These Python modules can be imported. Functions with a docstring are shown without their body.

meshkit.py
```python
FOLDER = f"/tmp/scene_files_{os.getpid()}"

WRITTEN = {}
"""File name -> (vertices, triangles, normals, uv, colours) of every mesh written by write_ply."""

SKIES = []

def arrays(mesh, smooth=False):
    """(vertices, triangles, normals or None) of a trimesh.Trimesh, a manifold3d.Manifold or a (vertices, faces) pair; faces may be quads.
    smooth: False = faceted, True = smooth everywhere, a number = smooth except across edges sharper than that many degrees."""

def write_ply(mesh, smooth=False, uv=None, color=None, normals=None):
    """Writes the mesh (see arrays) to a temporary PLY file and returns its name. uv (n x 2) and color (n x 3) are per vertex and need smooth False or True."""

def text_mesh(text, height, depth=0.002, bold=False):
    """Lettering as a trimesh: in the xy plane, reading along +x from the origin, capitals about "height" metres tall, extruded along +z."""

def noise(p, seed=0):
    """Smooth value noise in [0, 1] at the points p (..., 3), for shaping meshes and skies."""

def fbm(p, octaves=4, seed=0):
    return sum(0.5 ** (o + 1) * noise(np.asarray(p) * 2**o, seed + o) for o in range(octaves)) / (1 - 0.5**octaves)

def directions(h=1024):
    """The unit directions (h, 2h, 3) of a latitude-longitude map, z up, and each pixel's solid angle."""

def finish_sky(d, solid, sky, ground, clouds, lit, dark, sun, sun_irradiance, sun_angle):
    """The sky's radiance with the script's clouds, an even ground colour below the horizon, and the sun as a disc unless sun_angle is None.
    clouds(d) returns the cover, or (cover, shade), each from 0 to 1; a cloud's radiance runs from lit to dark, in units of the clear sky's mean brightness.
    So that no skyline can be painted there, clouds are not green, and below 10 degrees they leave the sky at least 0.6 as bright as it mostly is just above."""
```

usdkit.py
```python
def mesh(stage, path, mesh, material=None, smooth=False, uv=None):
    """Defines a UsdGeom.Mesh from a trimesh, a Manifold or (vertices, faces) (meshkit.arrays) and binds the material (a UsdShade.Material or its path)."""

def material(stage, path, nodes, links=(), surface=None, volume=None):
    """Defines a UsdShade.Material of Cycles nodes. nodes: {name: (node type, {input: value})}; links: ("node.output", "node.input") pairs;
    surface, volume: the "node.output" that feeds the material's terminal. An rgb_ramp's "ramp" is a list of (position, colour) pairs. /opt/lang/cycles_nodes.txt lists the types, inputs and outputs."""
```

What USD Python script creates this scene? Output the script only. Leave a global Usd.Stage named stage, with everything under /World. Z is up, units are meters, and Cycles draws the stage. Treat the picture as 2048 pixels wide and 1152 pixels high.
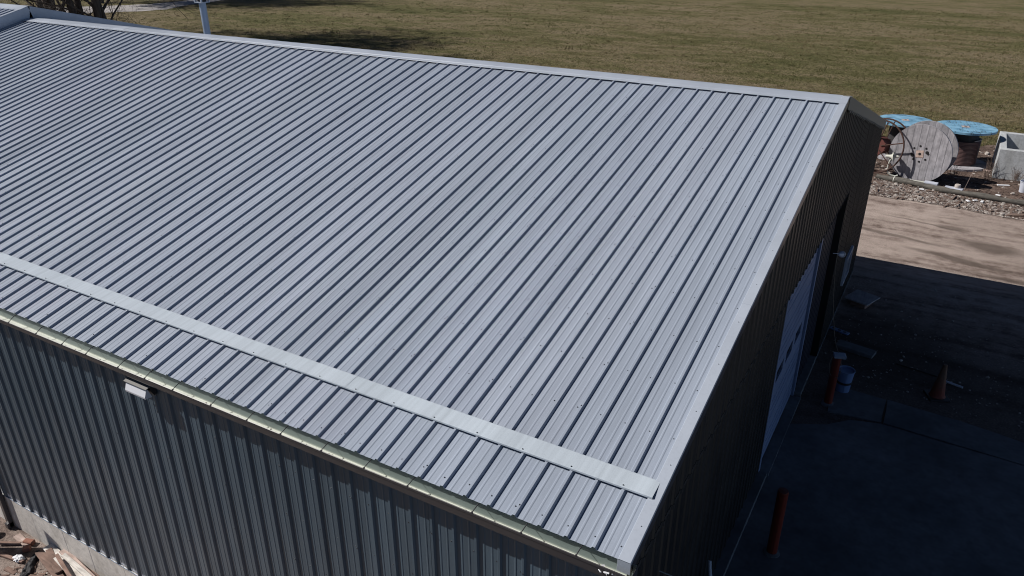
import math, random
import numpy as np, trimesh, usdkit, meshkit
from shapely.geometry import Polygon, box as sbox
from shapely import affinity
from pxr import Usd, UsdGeom, UsdLux, UsdShade, Gf, Sdf, Vt

random.seed(7)
RNG = np.random.default_rng(7)
stage = Usd.Stage.CreateInMemory()
UsdGeom.SetStageUpAxis(stage, UsdGeom.Tokens.z)
UsdGeom.SetStageMetersPerUnit(stage, 1.0)
WORLD = UsdGeom.Xform.Define(stage, '/World')
UsdGeom.Scope.Define(stage, '/World/Looks')

# ------------------------------------------------------------------ camera, sky, sun
AZ, PITCH, ROLL = math.radians(30.0924), math.radians(25.6951), math.radians(0.0602)
CAM = np.array([1.3126, -3.9955, 8.0133])
FPX = 1522.46
_fw = np.array([-math.sin(AZ), math.cos(AZ), 0]); _rt = np.array([math.cos(AZ), math.sin(AZ), 0]); _up = np.array([0, 0, 1.0])
_F = _fw * math.cos(PITCH) - _up * math.sin(PITCH)
_D = -_fw * math.sin(PITCH) - _up * math.cos(PITCH)
_R = _rt * math.cos(ROLL) + _D * math.sin(ROLL)
_D = _D * math.cos(ROLL) - _rt * math.sin(ROLL)
cam = UsdGeom.Camera.Define(stage, '/World/camera')
cam.CreateHorizontalApertureAttr(36.0); cam.CreateVerticalApertureAttr(20.25)
cam.CreateFocalLengthAttr(FPX / 2048 * 36.0)
cam.CreateClippingRangeAttr(Gf.Vec2f(0.1, 2000))
EXPOSURE = 0.1
cam.CreateExposureAttr(EXPOSURE)
cam.AddTransformOp().Set(Gf.Matrix4d(*_R, 0, *(-_D), 0, *(-_F), 0, *CAM, 1))

SUN = np.array([-1.0, -0.40, 1.0]); SUN /= np.linalg.norm(SUN)
SUN_EL = math.asin(SUN[2]); SUN_ROT = math.atan2(SUN[0], SUN[1])
usdkit.material(stage, '/World/Looks/sky_look', {
    's': ('sky_texture', {'sky_type': 'single_scattering', 'sun_disc': False, 'sun_elevation': SUN_EL, 'sun_rotation': SUN_ROT, 'altitude': 200.0, 'air_density': 0.4, 'aerosol_density': 0.1}),
    'b': ('background_shader', {'strength': 0.05})}, [('s.color', 'b.color')], surface='b.background')
dome = UsdLux.DomeLight.Define(stage, '/World/sky')
dome.GetPrim().SetCustomDataByKey('kind', 'structure')
UsdShade.MaterialBindingAPI.Apply(dome.GetPrim()).Bind(UsdShade.Material.Get(stage, '/World/Looks/sky_look'))
sun = UsdLux.DistantLight.Define(stage, '/World/sun')
sun.CreateIntensityAttr(1.25); sun.CreateNormalizeAttr(True); sun.CreateAngleAttr(0.5); sun.CreateColorAttr(Gf.Vec3f(1.0, 0.955, 0.90))
_z = SUN; _x = np.cross([0, 0, 1.0], _z); _x /= np.linalg.norm(_x); _y = np.cross(_z, _x)
sun.AddTransformOp().Set(Gf.Matrix4d(*_x, 0, *_y, 0, *_z, 0, 0, 0, 60, 1))

# ------------------------------------------------------------------ scene helpers
_used = {}
def numbered(path):
    k = _used.get(path, 0); _used[path] = k + 1
    return path if k == 0 else f'{path}_{k:03d}'

def meta(p, label=None, cat=None, group=None, kind=None):
    for k, v in (('label', label), ('category', cat), ('group', group), ('kind', kind)):
        if v: p.SetCustomDataByKey(k, v)
    return p

def thing(name, label, cat, loc=(0, 0, 0), rotz=0.0, group=None, kind=None):
    x = UsdGeom.Xform.Define(stage, numbered('/World/' + name))
    x.AddTranslateOp().Set(Gf.Vec3d(*map(float, loc)))
    if rotz: x.AddRotateZOp().Set(float(rotz))
    return meta(x.GetPrim(), label, cat, group, kind)

def obj(name, mb, mat, parent=None, smooth=False, label=None, cat=None, group=None, kind=None):
    base = parent.GetPath().pathString if parent is not None else '/World'
    m = mb.mesh() if isinstance(mb, MB) else mb
    p = usdkit.mesh(stage, numbered(base + '/' + name), m, mat, smooth=smooth).GetPrim()
    return meta(p, label, cat, group, kind)

def rot_to(d):
    d = np.asarray(d, float); d = d / np.linalg.norm(d)
    a = np.array([0, 0, 1.0]) if abs(d[2]) < .9 else np.array([1.0, 0, 0])
    u = np.cross(a, d); u /= np.linalg.norm(u)
    return u, np.cross(d, u), d

def rz(a):
    c, s = math.cos(a), math.sin(a)
    return np.array([[c, -s, 0], [s, c, 0], [0, 0, 1.0]])

class MB:
    """collects triangles of ONE mesh"""
    def __init__(s): s.v, s.f, s.n = [], [], 0
    def add(s, v, f):
        v = np.asarray(v, float); f = np.asarray(f, int)
        if f.shape[1] == 4: f = np.vstack([f[:, [0, 1, 2]], f[:, [0, 2, 3]]])
        s.v.append(v); s.f.append(f + s.n); s.n += len(v); return s
    def mesh(s): return trimesh.Trimesh(np.vstack(s.v), np.vstack(s.f), process=False)
    def box(s, c, size, R=None, bev=0.0):
        h = np.asarray(size, float) / 2
        if bev <= 0:
            p = np.array([[x, y, z] for x in (-1, 1) for y in (-1, 1) for z in (-1, 1)]) * h
            f = [[0, 1, 3, 2], [4, 6, 7, 5], [0, 4, 5, 1], [2, 3, 7, 6], [0, 2, 6, 4], [1, 5, 7, 3]]
        else:
            p = []
            for sx in (-1, 1):
                for sy in (-1, 1):
                    for sz in (-1, 1):
                        q = np.array([sx, sy, sz]) * h
                        for k in range(3):
                            w = q.copy()
                            for j in range(3):
                                if j != k: w[j] -= np.sign(w[j]) * bev
                            p.append(w)
            hull = trimesh.Trimesh(p, process=False).convex_hull if False else trimesh.convex.convex_hull(np.array(p))
            p, f = hull.vertices, hull.faces
        p = np.asarray(p)
        if R is not None: p = p @ np.asarray(R).T
        return s.add(p + np.asarray(c, float), f)
    def tube(s, pts, rad, n=8, caps=True):
        pts = np.asarray(pts, float); rad = np.broadcast_to(np.asarray(rad, float), (len(pts),))
        t = np.gradient(pts, axis=0); t /= np.linalg.norm(t, axis=1, keepdims=True) + 1e-12
        u, w, _ = rot_to(t[0]); V = []
        for i in range(len(pts)):
            u = u - t[i] * (u @ t[i]); u /= np.linalg.norm(u); w = np.cross(t[i], u)
            a = np.arange(n) / n * 2 * math.pi
            V.append(pts[i] + rad[i] * (np.cos(a)[:, None] * u + np.sin(a)[:, None] * w))
        V = np.vstack(V); k = np.arange(n); k2 = (k + 1) % n; F = []
        for i in range(len(pts) - 1):
            F.append(np.stack([i * n + k, i * n + k2, (i + 1) * n + k2, (i + 1) * n + k], 1))
        F = np.vstack(F); F = np.vstack([F[:, [0, 1, 2]], F[:, [0, 2, 3]]])
        if caps:
            e = (len(pts) - 1) * n
            F = np.vstack([F, [[0, j + 1, j] for j in range(1, n - 1)], [[e, e + j, e + j + 1] for j in range(1, n - 1)]])
        return s.add(V, F)
    def lathe(s, prof, base=(0, 0, 0), axis=(0, 0, 1), n=32, closed=True):
        """prof: (r, h) list along axis"""
        u, w, d = rot_to(axis); a = np.arange(n) / n * 2 * math.pi
        V = np.vstack([np.asarray(base) + h * d + r * (np.cos(a)[:, None] * u + np.sin(a)[:, None] * w) for r, h in prof])
        k = np.arange(n); k2 = (k + 1) % n
        F = np.vstack([np.stack([i * n + k, i * n + k2, (i + 1) * n + k2, (i + 1) * n + k], 1) for i in range(len(prof) - 1)])
        F = np.vstack([F[:, [0, 1, 2]], F[:, [0, 2, 3]]])
        if closed:
            e = (len(prof) - 1) * n
            F = np.vstack([F, [[0, j + 1, j] for j in range(1, n - 1)], [[e, e + j, e + j + 1] for j in range(1, n - 1)]])
        return s.add(V, F)
    def sweep(s, poly, fa, fb=None, closed_profile=True, caps=True):
        """joins the profile points placed by fa(p) and by fb(p); poly is a list of 2D points"""
        A = np.array([fa(p) for p in poly], float); B = np.array([fb(p) for p in poly], float); n = len(poly)
        k = np.arange(n if closed_profile else n - 1); k2 = (k + 1) % n
        s.add(np.vstack([A, B]), np.stack([k, k2, n + k2, n + k], 1))
        if closed_profile and caps:
            P = trimesh.creation.triangulate_polygon(Polygon(poly), engine='earcut')
            v2, f2 = P
            idx = [int(np.argmin(((np.asarray(poly) - q) ** 2).sum(1))) for q in v2]
            F = np.array([[idx[i] for i in t] for t in f2])
            s.add(A, F[:, ::-1]); s.add(B, F)
        return s

# ------------------------------------------------------------------ material helpers
class Ref(str): pass
class NG:
    """a small builder for node graphs"""
    def __init__(s): s.nodes, s.links, s.k = {}, [], 0
    def __call__(s, kind, out, **inp):
        s.k += 1; n = f'n{s.k}'; vals = {}
        for a, b in inp.items():
            if isinstance(b, Ref): s.links.append((str(b), f'{n}.{a}'))
            else: vals[a] = b
        s.nodes[n] = (kind, vals)
        return Ref(f'{n}.{out}')
    def pos(s): return s('geometry', 'position')
    def obj(s): return s('texture_coordinate', 'object')
    def map(s, v, scale=(1, 1, 1), rot=(0, 0, 0), loc=(0, 0, 0)): return s('mapping', 'vector', vector=v, scale=scale, rotation=rot, location=loc)
    def noise(s, v, scale, detail=4, rough=.55, dist=0.0): return s('noise_texture', 'fac', vector=v, scale=float(scale), detail=float(detail), roughness=rough, distortion=dist)
    def ramp(s, f, stops): return s('rgb_ramp', 'color', fac=f, ramp=stops)
    def mr(s, v, a, b, c=0.0, d=1.0): return s('map_range', 'result', value=v, from_min=a, from_max=b, to_min=c, to_max=d, clamp=True)
    def mix(s, f, a, b): return s('mix_color', 'result', fac=f, a=a, b=b)
    def mul(s, a, b): return s('mix_color', 'result', fac=1.0, a=a, b=b, blend_type='multiply')
    def m(s, op, a, b=0.5): return s('math', 'value', math_type=op, value1=a, value2=b)
    def xyz(s, v, c): return s('separate_xyz', c, vector=v)
    def bump(s, h, strength=.5, dist=.02, normal=None):
        kw = {'normal': normal} if normal is not None else {}
        return s('bump', 'normal', height=h, strength=strength, distance=dist, **kw)
    def done(s, name, color, rough=.6, normal=None, metallic=0.0, spec=.5, **kw):
        if normal is not None: kw['normal'] = normal
        b = s('principled_bsdf', 'BSDF', base_color=color, roughness=rough, metallic=metallic, specular_ior_level=spec, **kw)
        return usdkit.material(stage, '/World/Looks/' + name, s.nodes, s.links, surface=str(b))

def V3(*a): return tuple(a)
def grey(x): return (x, x, x)

def painted(name, col, rough=.42, var=.05, dirt=.12, spec=.5, metallic=0.0, bumpy=.0):
    g = NG(); p = g.pos()
    r = g('object_info', 'random')
    n1 = g.noise(p, 1.7, 3); n2 = g.noise(p, 38, 4)
    tone = g.m('multiply_add', r, 2 * var); g.nodes[tone.split('.')[0]][1]['value3'] = 1 - var
    c = g('mix_color', 'result', fac=1.0, a=V3(*col), b=g('combine_xyz', 'vector', x=tone, y=tone, z=tone), blend_type='multiply')
    c = g.mul(c, g.ramp(n1, [(.3, grey(1 - dirt)), (.62, grey(1.0))]))
    c = g.mul(c, g.ramp(n2, [(.28, grey(1 - dirt * .8)), (.5, grey(1.0))]))
    rr = g.mr(n1, .3, .7, rough - .06, rough + .08)
    nrm = g.bump(g.noise(p, 3.2, 2), bumpy, .01) if bumpy else None
    return g.done(name, c, rr, nrm, metallic, spec)

M = {}
# light grey roof paint: faint panel-to-panel tone, fine dust, slight waviness of the sheet
def roof_material(name, col, rough=.40, metal=0.0):
    g = NG(); p = g.pos(); r = g('object_info', 'random')
    lng = g.map(p, (1.2, .16, .16))
    streak = g.noise(g.map(p, (26, .8, .8)), 1.0, 3)
    fine = g.noise(p, 210, 3); blot = g.noise(lng, 1.3, 3)
    tint = g.ramp(r, [(0, (.955, .965, .985)), (.35, (1.0, 1.0, 1.0)), (.7, (.97, .99, 1.0)), (1, (1.0, .99, 1.005))])
    c = g.mul(V3(*col), tint)
    c = g.mul(c, g.ramp(streak, [(.3, grey(.88)), (.6, grey(1.0))]))
    c = g.mul(c, g.ramp(fine, [(.25, grey(.86)), (.6, grey(1.05))]))
    c = g.mul(c, g.ramp(blot, [(.3, grey(.90)), (.7, grey(1.04))]))
    n = g.bump(g.noise(g.map(p, (5, 1.3, 1.3)), 1.0, 2), .5, .016)
    return g.done(name, c, g.mr(blot, .3, .7, rough - .05, rough + .07), n, metal, .35)
M['roof'] = roof_material('roof_paint', (.298, .335, .405))
M['flash'] = roof_material('flashing_paint', (.46, .515, .575), .30)
M['trim'] = painted('trim_paint', (.37, .41, .48), .36, .03, .08)
M['oldtrim'] = painted('old_trim_paint', (.20, .185, .15), .55, .03, .3)
# dark corrugated wall; ragged white streaks along its lowest edge on the eave side
g = NG(); p = g.pos(); r = g('object_info', 'random')
c = g.mul(V3(.062, .090, .118), g.ramp(r, [(0, grey(.92)), (1, grey(1.08))]))
c = g.mul(c, g.ramp(g.noise(g.map(p, (9, 9, .35)), 1.0, 4), [(.3, grey(.80)), (.65, grey(1.08))]))
c = g.mul(c, g.ramp(g.noise(p, 130, 3), [(.3, grey(.84)), (.6, grey(1.05))]))
streak_noise = g.m('multiply', g.noise(g.map(p, (75, 75, 3.2)), 1.0, 3, .6), .17)
edge = g.m('add', g.xyz(p, 'z'), streak_noise)
front = g.m('less_than', g.xyz(p, 'y'), .075)
fl = g.m('multiply', g.mr(edge, .185, .160, 0.0, .62), front)
fl = g.m('multiply', fl, g.m('less_than', g.xyz(p, 'x'), -2.0))
fx = g.m('fraction', g.m('divide', g.m('add', g.xyz(p, 'x'), 22.86 + .242 - .06 + .06), .2286))
fl = g.m('multiply', fl, g.m('multiply', g.mr(fx, .16, .26), g.mr(fx, .94, .80)))
c = g.mix(fl, c, V3(.66, .68, .74))
M['wall'] = g.done('wall_paint', c, g.mr(g.noise(p, 2.2, 2), .3, .7, .30, .42), g.bump(g.noise(g.map(p, (3, 3, 1.0)), 1.0, 2), .3, .012), 0.0, .5)
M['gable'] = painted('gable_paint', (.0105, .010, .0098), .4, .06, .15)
M['gable_shade'] = painted('gable_shade_tint', (.012, .014, .024), .38, .06, .15)  # bluer gable copy: recess shade and sky tint put into the colour
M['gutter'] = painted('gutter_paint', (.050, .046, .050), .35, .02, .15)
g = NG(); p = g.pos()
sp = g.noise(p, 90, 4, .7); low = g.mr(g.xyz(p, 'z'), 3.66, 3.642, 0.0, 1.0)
c = g.mix(g.m('multiply', g.mr(sp, .58, .66), g.mr(low, 0.0, 1.0, .0, .5)), g.mix(low, V3(.215, .27, .262), V3(.60, .63, .57)), V3(.13, .12, .08))  # floor lightened: the sunlit strip is painted into the lining colour
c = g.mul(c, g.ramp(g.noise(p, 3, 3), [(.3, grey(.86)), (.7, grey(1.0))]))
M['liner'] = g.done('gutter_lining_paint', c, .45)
M['screw'] = painted('screw_metal', (.035, .038, .048), .4, 0, .1)
M['dark'] = painted('dark_void', (.012, .012, .014), .8, 0, .1)
M['doorpaint'] = painted('door_enamel', (.17, .22, .345), .4, .02, .12)
M['white'] = painted('white_enamel', (.50, .54, .62), .4, .02, .12)
M['glass'] = NG().done('dark_glass', V3(.012, .014, .018), .08, None, 0.0, .5)
M['steel'] = painted('galvanised_steel', (.30, .37, .48), .42, .03, .15, metallic=.25)
M['hood'] = painted('hood_paint', (.15, .145, .14), .55, .0, .2)
M['lens'] = painted('frosted_lens', (.66, .67, .72), .35, .0, .08)
M['black'] = painted('black_plastic', (.016, .016, .018), .5, 0, .2)

def concrete(name, a, b, crack=True, scale=1.0):
    g = NG(); p = g.pos()
    n1 = g.noise(p, .9 * scale, 5, .6); n2 = g.noise(p, 14 * scale, 5, .65); n3 = g.noise(p, 120, 3)
    c = g.ramp(n1, [(.28, a), (.70, b)])
    c = g.mul(c, g.ramp(n2, [(.30, grey(.78)), (.6, grey(1.04))]))
    c = g.mul(c, g.ramp(n3, [(.25, grey(.80)), (.55, grey(1.05))]))
    pit = g('voronoi_texture', 'distance', vector=p, scale=26.0 * scale)
    c = g.mul(c, g.ramp(pit, [(.05, grey(.55)), (.10, grey(1.0))]))
    st = g.noise(g.map(p, (4, 4, .5)), 1.0, 4)
    c = g.mul(c, g.ramp(st, [(.32, (.80, .79, .77)), (.55, (1, 1, 1))]))
    return g.done(name, c, .85, g.bump(n2, .35, .012))
M['foundation'] = concrete('foundation_concrete', (.50, .475, .445), (.66, .635, .60))
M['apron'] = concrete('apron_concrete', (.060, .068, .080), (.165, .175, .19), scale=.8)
M['precast'] = concrete('precast_concrete', (.38, .40, .42), (.50, .52, .54))

# ground materials
g = NG(); p = g.pos()
big = g.noise(g.map(p, (.045, .10, .1), (0, 0, .25)), 1.0, 4, .55)
mid = g.noise(g.map(p, (.35, .8, 1), (0, 0, .25)), 1.0, 5, .62)
fin = g.noise(g.map(p, (7.0, 11.0, 5), (0, 0, .5)), 1.0, 5, .75); tin = g.noise(p, 34, 3, .75)
k1 = g.m('add', g.m('multiply', big, .55), g.m('multiply', mid, .45))
c = g.ramp(k1, [(.36, (.080, .082, .034)), (.45, (.122, .112, .052)), (.52, (.165, .138, .078)), (.62, (.200, .162, .104))])
c = g.mul(c, g.ramp(fin, [(.32, grey(.25)), (.45, grey(.72)), (.56, grey(1.25)), (.66, grey(1.9))]))
c = g.mul(c, g.ramp(tin, [(.3, grey(.70)), (.62, grey(1.18))]))
h = g.m('add', fin, g.m('multiply', tin, .5))
M['lawn'] = g.done('lawn_ground', c, .95, g.bump(h, .9, .10), 0.0, .1)

g = NG(); p = g.pos(); x, y = g.xyz(p, 'x'), g.xyz(p, 'y')
wp = g('vector_math', 'vector', math_type='add', vector1=p, vector2=g('vector_math', 'vector', math_type='scale', vector1=g('noise_texture', 'color', vector=p, scale=1.1, detail=4.0), scale=.35))
tr = g.m('add', g.m('multiply', g.noise(g.map(wp, (.16, 2.0, 1), (0, 0, .20)), 1.0, 6, .6), .55), g.m('multiply', g.noise(p, 2.6, 6, .7), .45))
big = g.noise(p, .35, 4); grit = g.noise(p, 34, 4, .7); fin = g.noise(p, 110, 3)
c = g.ramp(big, [(.3, (.285, .232, .204)), (.7, (.385, .318, .284))])
c = g.mul(c, g.ramp(tr, [(.38, (.40, .36, .35)), (.45, (.74, .71, .70)), (.52, grey(1.0)), (.62, grey(1.18))]))
c = g.mul(c, g.ramp(grit, [(.30, grey(.60)), (.5, grey(1.0)), (.7, grey(1.22))]))
c = g.mul(c, g.ramp(fin, [(.28, grey(.74)), (.6, grey(1.08))]))
def spot(cx, cy, rx, ry, rot, w):
    q = g('vector_math', 'vector', math_type='subtract', vector1=wp, vector2=V3(cx + .17, cy + .17, 0))
    q = g.map(q, (1, 1, 0), (0, 0, rot)); q = g.map(q, (1 / rx, 1 / ry, 0))
    d = g('vector_math', 'value', math_type='length', vector1=q)
    return g.mr(d, .55, 1.25, w, 0.0)
for sp_ in ((3.05, 19.75, .85, .42, .18, .80), (2.05, 20.95, .42, .22, .1, .65), (.5, 19.5, 1.5, .13, .20, .7), (2.3, 18.4, 1.3, .17, .24, .8), (4.0, 17.4, 1.4, .16, .2, .75), (1.3, 21.0, 1.3, .07, .2, .6), (1.2, 12.0, 1.4, 1.9, 0, .55)):
    c = g.mix(spot(*sp_), c, V3(.10, .078, .066))
# dark grit near the gable wall, with the building shade put into its colour
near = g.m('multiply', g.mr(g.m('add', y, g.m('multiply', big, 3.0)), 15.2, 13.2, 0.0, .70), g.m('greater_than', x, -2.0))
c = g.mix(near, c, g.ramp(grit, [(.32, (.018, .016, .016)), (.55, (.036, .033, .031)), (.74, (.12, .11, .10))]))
M['dirt'] = g.done('dirt_ground', c, .95, g.bump(g.m('add', grit, g.m('multiply', tr, 1.2)), .8, .03), 0.0, .15)

g = NG(); p = g.pos()
n1 = g.noise(p, .8, 4); vor = g('voronoi_texture', 'color', vector=p, scale=15.0); vv = g('rgb_to_bw', 'val', color=vor)
n2 = g.noise(p, 7, 5, .7)
c = g.ramp(vv, [(.1, (.13, .098, .09)), (.45, (.25, .205, .185)), (.75, (.40, .345, .32)), (.95, (.55, .50, .47))])
c = g.mul(c, g.ramp(n2, [(.36, (.28, .25, .24)), (.52, grey(.85)), (.62, grey(1.0))]))
c = g.mul(c, g.ramp(n1, [(.3, grey(.75)), (.6, grey(1.0))]))
M['gravel'] = g.done('gravel_ground', c, .95, g.bump(vv, .8, .04), 0.0, .15)

g = NG(); p = g.pos()
n1 = g.noise(p, 1.2, 5, .65); n2 = g.noise(p, 17, 5, .72); n3 = g.noise(g.map(p, (9, 30, 9), (0, 0, .5)), 1.0, 4)
c = g.ramp(n1, [(.32, (.085, .06, .05)), (.50, (.15, .108, .09)), (.68, (.25, .195, .165))])
c = g.mul(c, g.ramp(n2, [(.32, grey(.40)), (.5, grey(.95)), (.68, grey(1.4))]))
c = g.mul(c, g.ramp(n3, [(.3, grey(.7)), (.66, grey(1.25))]))
M['earth'] = g.done('bare_earth_ground', c, .95, g.bump(n2, .9, .06), 0.0, .1)
g = NG(); p = g.pos()
M['asphalt'] = concrete('added_lot_asphalt', (.040, .042, .046), (.075, .077, .082))
g = NG(); p = g.pos()
M['lane'] = g.done('lane_gravel', g.ramp(g.noise(p, 2.0, 5), [(.3, (.20, .185, .18)), (.65, (.36, .34, .335))]), .95)

def wood(name, a, b, scale=1.0, axis=0, rough=.8, use_obj=True):
    g = NG(); p = g.obj() if use_obj else g.pos()
    sc = [14 * scale] * 3; sc[axis] = 1.1 * scale
    r = g('object_info', 'random')
    q = g('vector_math', 'vector', math_type='add', vector1=p, vector2=g('combine_xyz', 'vector', x=g.m('multiply', r, 17.0), y=g.m('multiply', r, 9.0), z=0.0))
    n1 = g.noise(g.map(q, tuple(sc)), 1.0, 5, .65); n2 = g.noise(q, 5 * scale, 4); n3 = g.noise(g.map(q, tuple(3.5 * s for s in sc)), 1.0, 3)
    c = g.ramp(n1, [(.30, a), (.66, b)])
    c = g.mul(c, g.ramp(n2, [(.32, grey(.72)), (.6, grey(1.05))]))
    c = g.mul(c, g.ramp(n3, [(.30, grey(.80)), (.52, grey(1.04))]))
    c = g.mul(c, g.ramp(r, [(0, grey(.82)), (1, grey(1.12))]))
    return g.done(name, c, rough, g.bump(n1, .5, .008))
M['greywood'] = wood('weathered_wood', (.27, .262, .285), (.40, .388, .415), 1.0, 1)
M['pole'] = wood('old_pole_wood', (.045, .042, .037), (.125, .115, .100), 1.4, 0)
M['board_brown'] = wood('brown_board_wood', (.13, .075, .055), (.27, .175, .14), 1.2, 0)
M['board_pink'] = wood('faded_board_wood', (.36, .26, .22), (.60, .47, .42), 1.2, 0)
M['board_white'] = wood('whitewashed_board_wood', (.42, .38, .34), (.74, .71, .67), 1.2, 0)
g = NG(); p = g.obj()
n1 = g.noise(g.map(p, (2.2, 22, 3)), 1.0, 5, .7); n2 = g.noise(p, 3.0, 4)
chip = g.mr(g.m('add', g.m('multiply', n1, .65), g.m('multiply', n2, .35)), .46, .40)
c = g.mix(chip, g.mix(g.mr(n2, .35, .65), V3(.11, .26, .40), V3(.21, .40, .55)), V3(.035, .05, .06))
M['bluewood'] = g.done('blue_painted_wood', c, .6, g.bump(n1, .4, .008))
M['cable'] = painted('wound_cable', (.15, .09, .085), .45, .1, .2)
M['cable_light'] = painted('pale_cable', (.40, .36, .35), .5, .05, .2)
M['drum'] = painted('drum_wood', (.03, .028, .03), .8, 0, .3)
g = NG(); p = g.pos()
M['rust'] = g.done('rusty_steel', g.ramp(g.noise(p, 22, 5, .7), [(.3, (.028, .015, .012)), (.6, (.075, .034, .024))]), .8)
M['redrust'] = g.done('red_rust', V3(.11, .032, .026), .8)
M['orange'] = painted('orange_paint', (.14, .014, .004), .5, .0, .35)
g = NG(); p = g.pos(); z = g.xyz(p, 'z')
fade = g.mr(g.m('add', z, g.m('multiply', g.noise(p, 9, 4), .25)), .22, .62)
c = g.mix(fade, V3(.19, .032, .017), V3(.13, .072, .046))
M['cone'] = g.done('faded_cone_rubber', g.mul(c, g.ramp(g.noise(p, 30, 4), [(.3, grey(.7)), (.6, grey(1.0))])), .6)
M['bucket'] = painted('pale_blue_plastic', (.13, .20, .36), .4, .0, .12)
M['clear'] = painted('cloudy_plastic', (.52, .55, .64), .35, .0, .12)
M['sconce'] = painted('cream_enamel', (.62, .63, .57), .4, .0, .2)
M['dimcable'] = painted('dull_cable', (.16, .14, .11), .5, .0, .1)
M['tarp'] = painted('black_tarp', (.010, .010, .014), .75, .0, .3)
g = NG(); p = g.pos()
nb = g.noise(g.map(p, (9, 9, 1.2)), 1.0, 5, .7)
M['bark'] = g.done('tree_bark', g.ramp(nb, [(.3, (.030, .024, .020)), (.65, (.115, .090, .075))]), .9, g.bump(nb, .8, .04))
M['twig'] = g.done('twig_bark', V3(.055, .042, .036), .9)
M['drygrass'] = NG().done('dry_grass_blades', V3(.16, .130, .070), .9, None, 0.0, .1)
M['greengrass'] = NG().done('green_grass_blades', V3(.085, .090, .034), .9, None, 0.0, .1)
M['paledry'] = NG().done('bleached_grass_blades', V3(.24, .195, .125), .9, None, 0.0, .1)
M['stone'] = painted('pale_stone', (.42, .38, .35), .9, .2, .25)
M['brick'] = painted('broken_brick', (.26, .115, .08), .9, .15, .25)
M['litter'] = painted('white_litter', (.70, .71, .74), .6, .05, .1)
M['chips'] = painted('bark_chips', (.12, .085, .07), .9, .3, .2)

# ------------------------------------------------------------------ terrain
def sm(t): t = np.clip(t, 0, 1); return t * t * (3 - 2 * t)
def G(x, y):
    x, y = np.asarray(x, float), np.asarray(y, float)
    return -.62 * sm((1 - x) / 8) * sm((12 - y) / 12) - .25 * sm((y - 15.6) / 2.2)

def axis_lines(lo, hi, flo, fhi, fine, coarse):
    a = list(np.arange(flo, fhi + 1e-6, fine)); s = fine; v = flo
    while v > lo: s = min(s * 1.35, coarse); v -= s; a.insert(0, v)
    s = fine; v = a[-1]
    while v < hi: s = min(s * 1.35, coarse); v += s; a.append(v)
    return np.array(a)
GX = axis_lines(-600, 600, -16, 8, .25, 60); GY = axis_lines(-300, 900, -6, 22, .25, 60)
def grid_mesh(xs, ys, off=0.0):
    X, Y = np.meshgrid(xs, ys, indexing='ij'); Vv = np.stack([X, Y, G(X, Y) + off], -1).reshape(-1, 3)
    ny = len(ys); i, j = np.meshgrid(np.arange(len(xs) - 1), np.arange(ny - 1), indexing='ij'); a = (i * ny + j).ravel()
    return trimesh.Trimesh(Vv, np.vstack([np.stack([a, a + ny, a + ny + 1], 1), np.stack([a, a + ny + 1, a + 1], 1)]), process=False)

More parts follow.
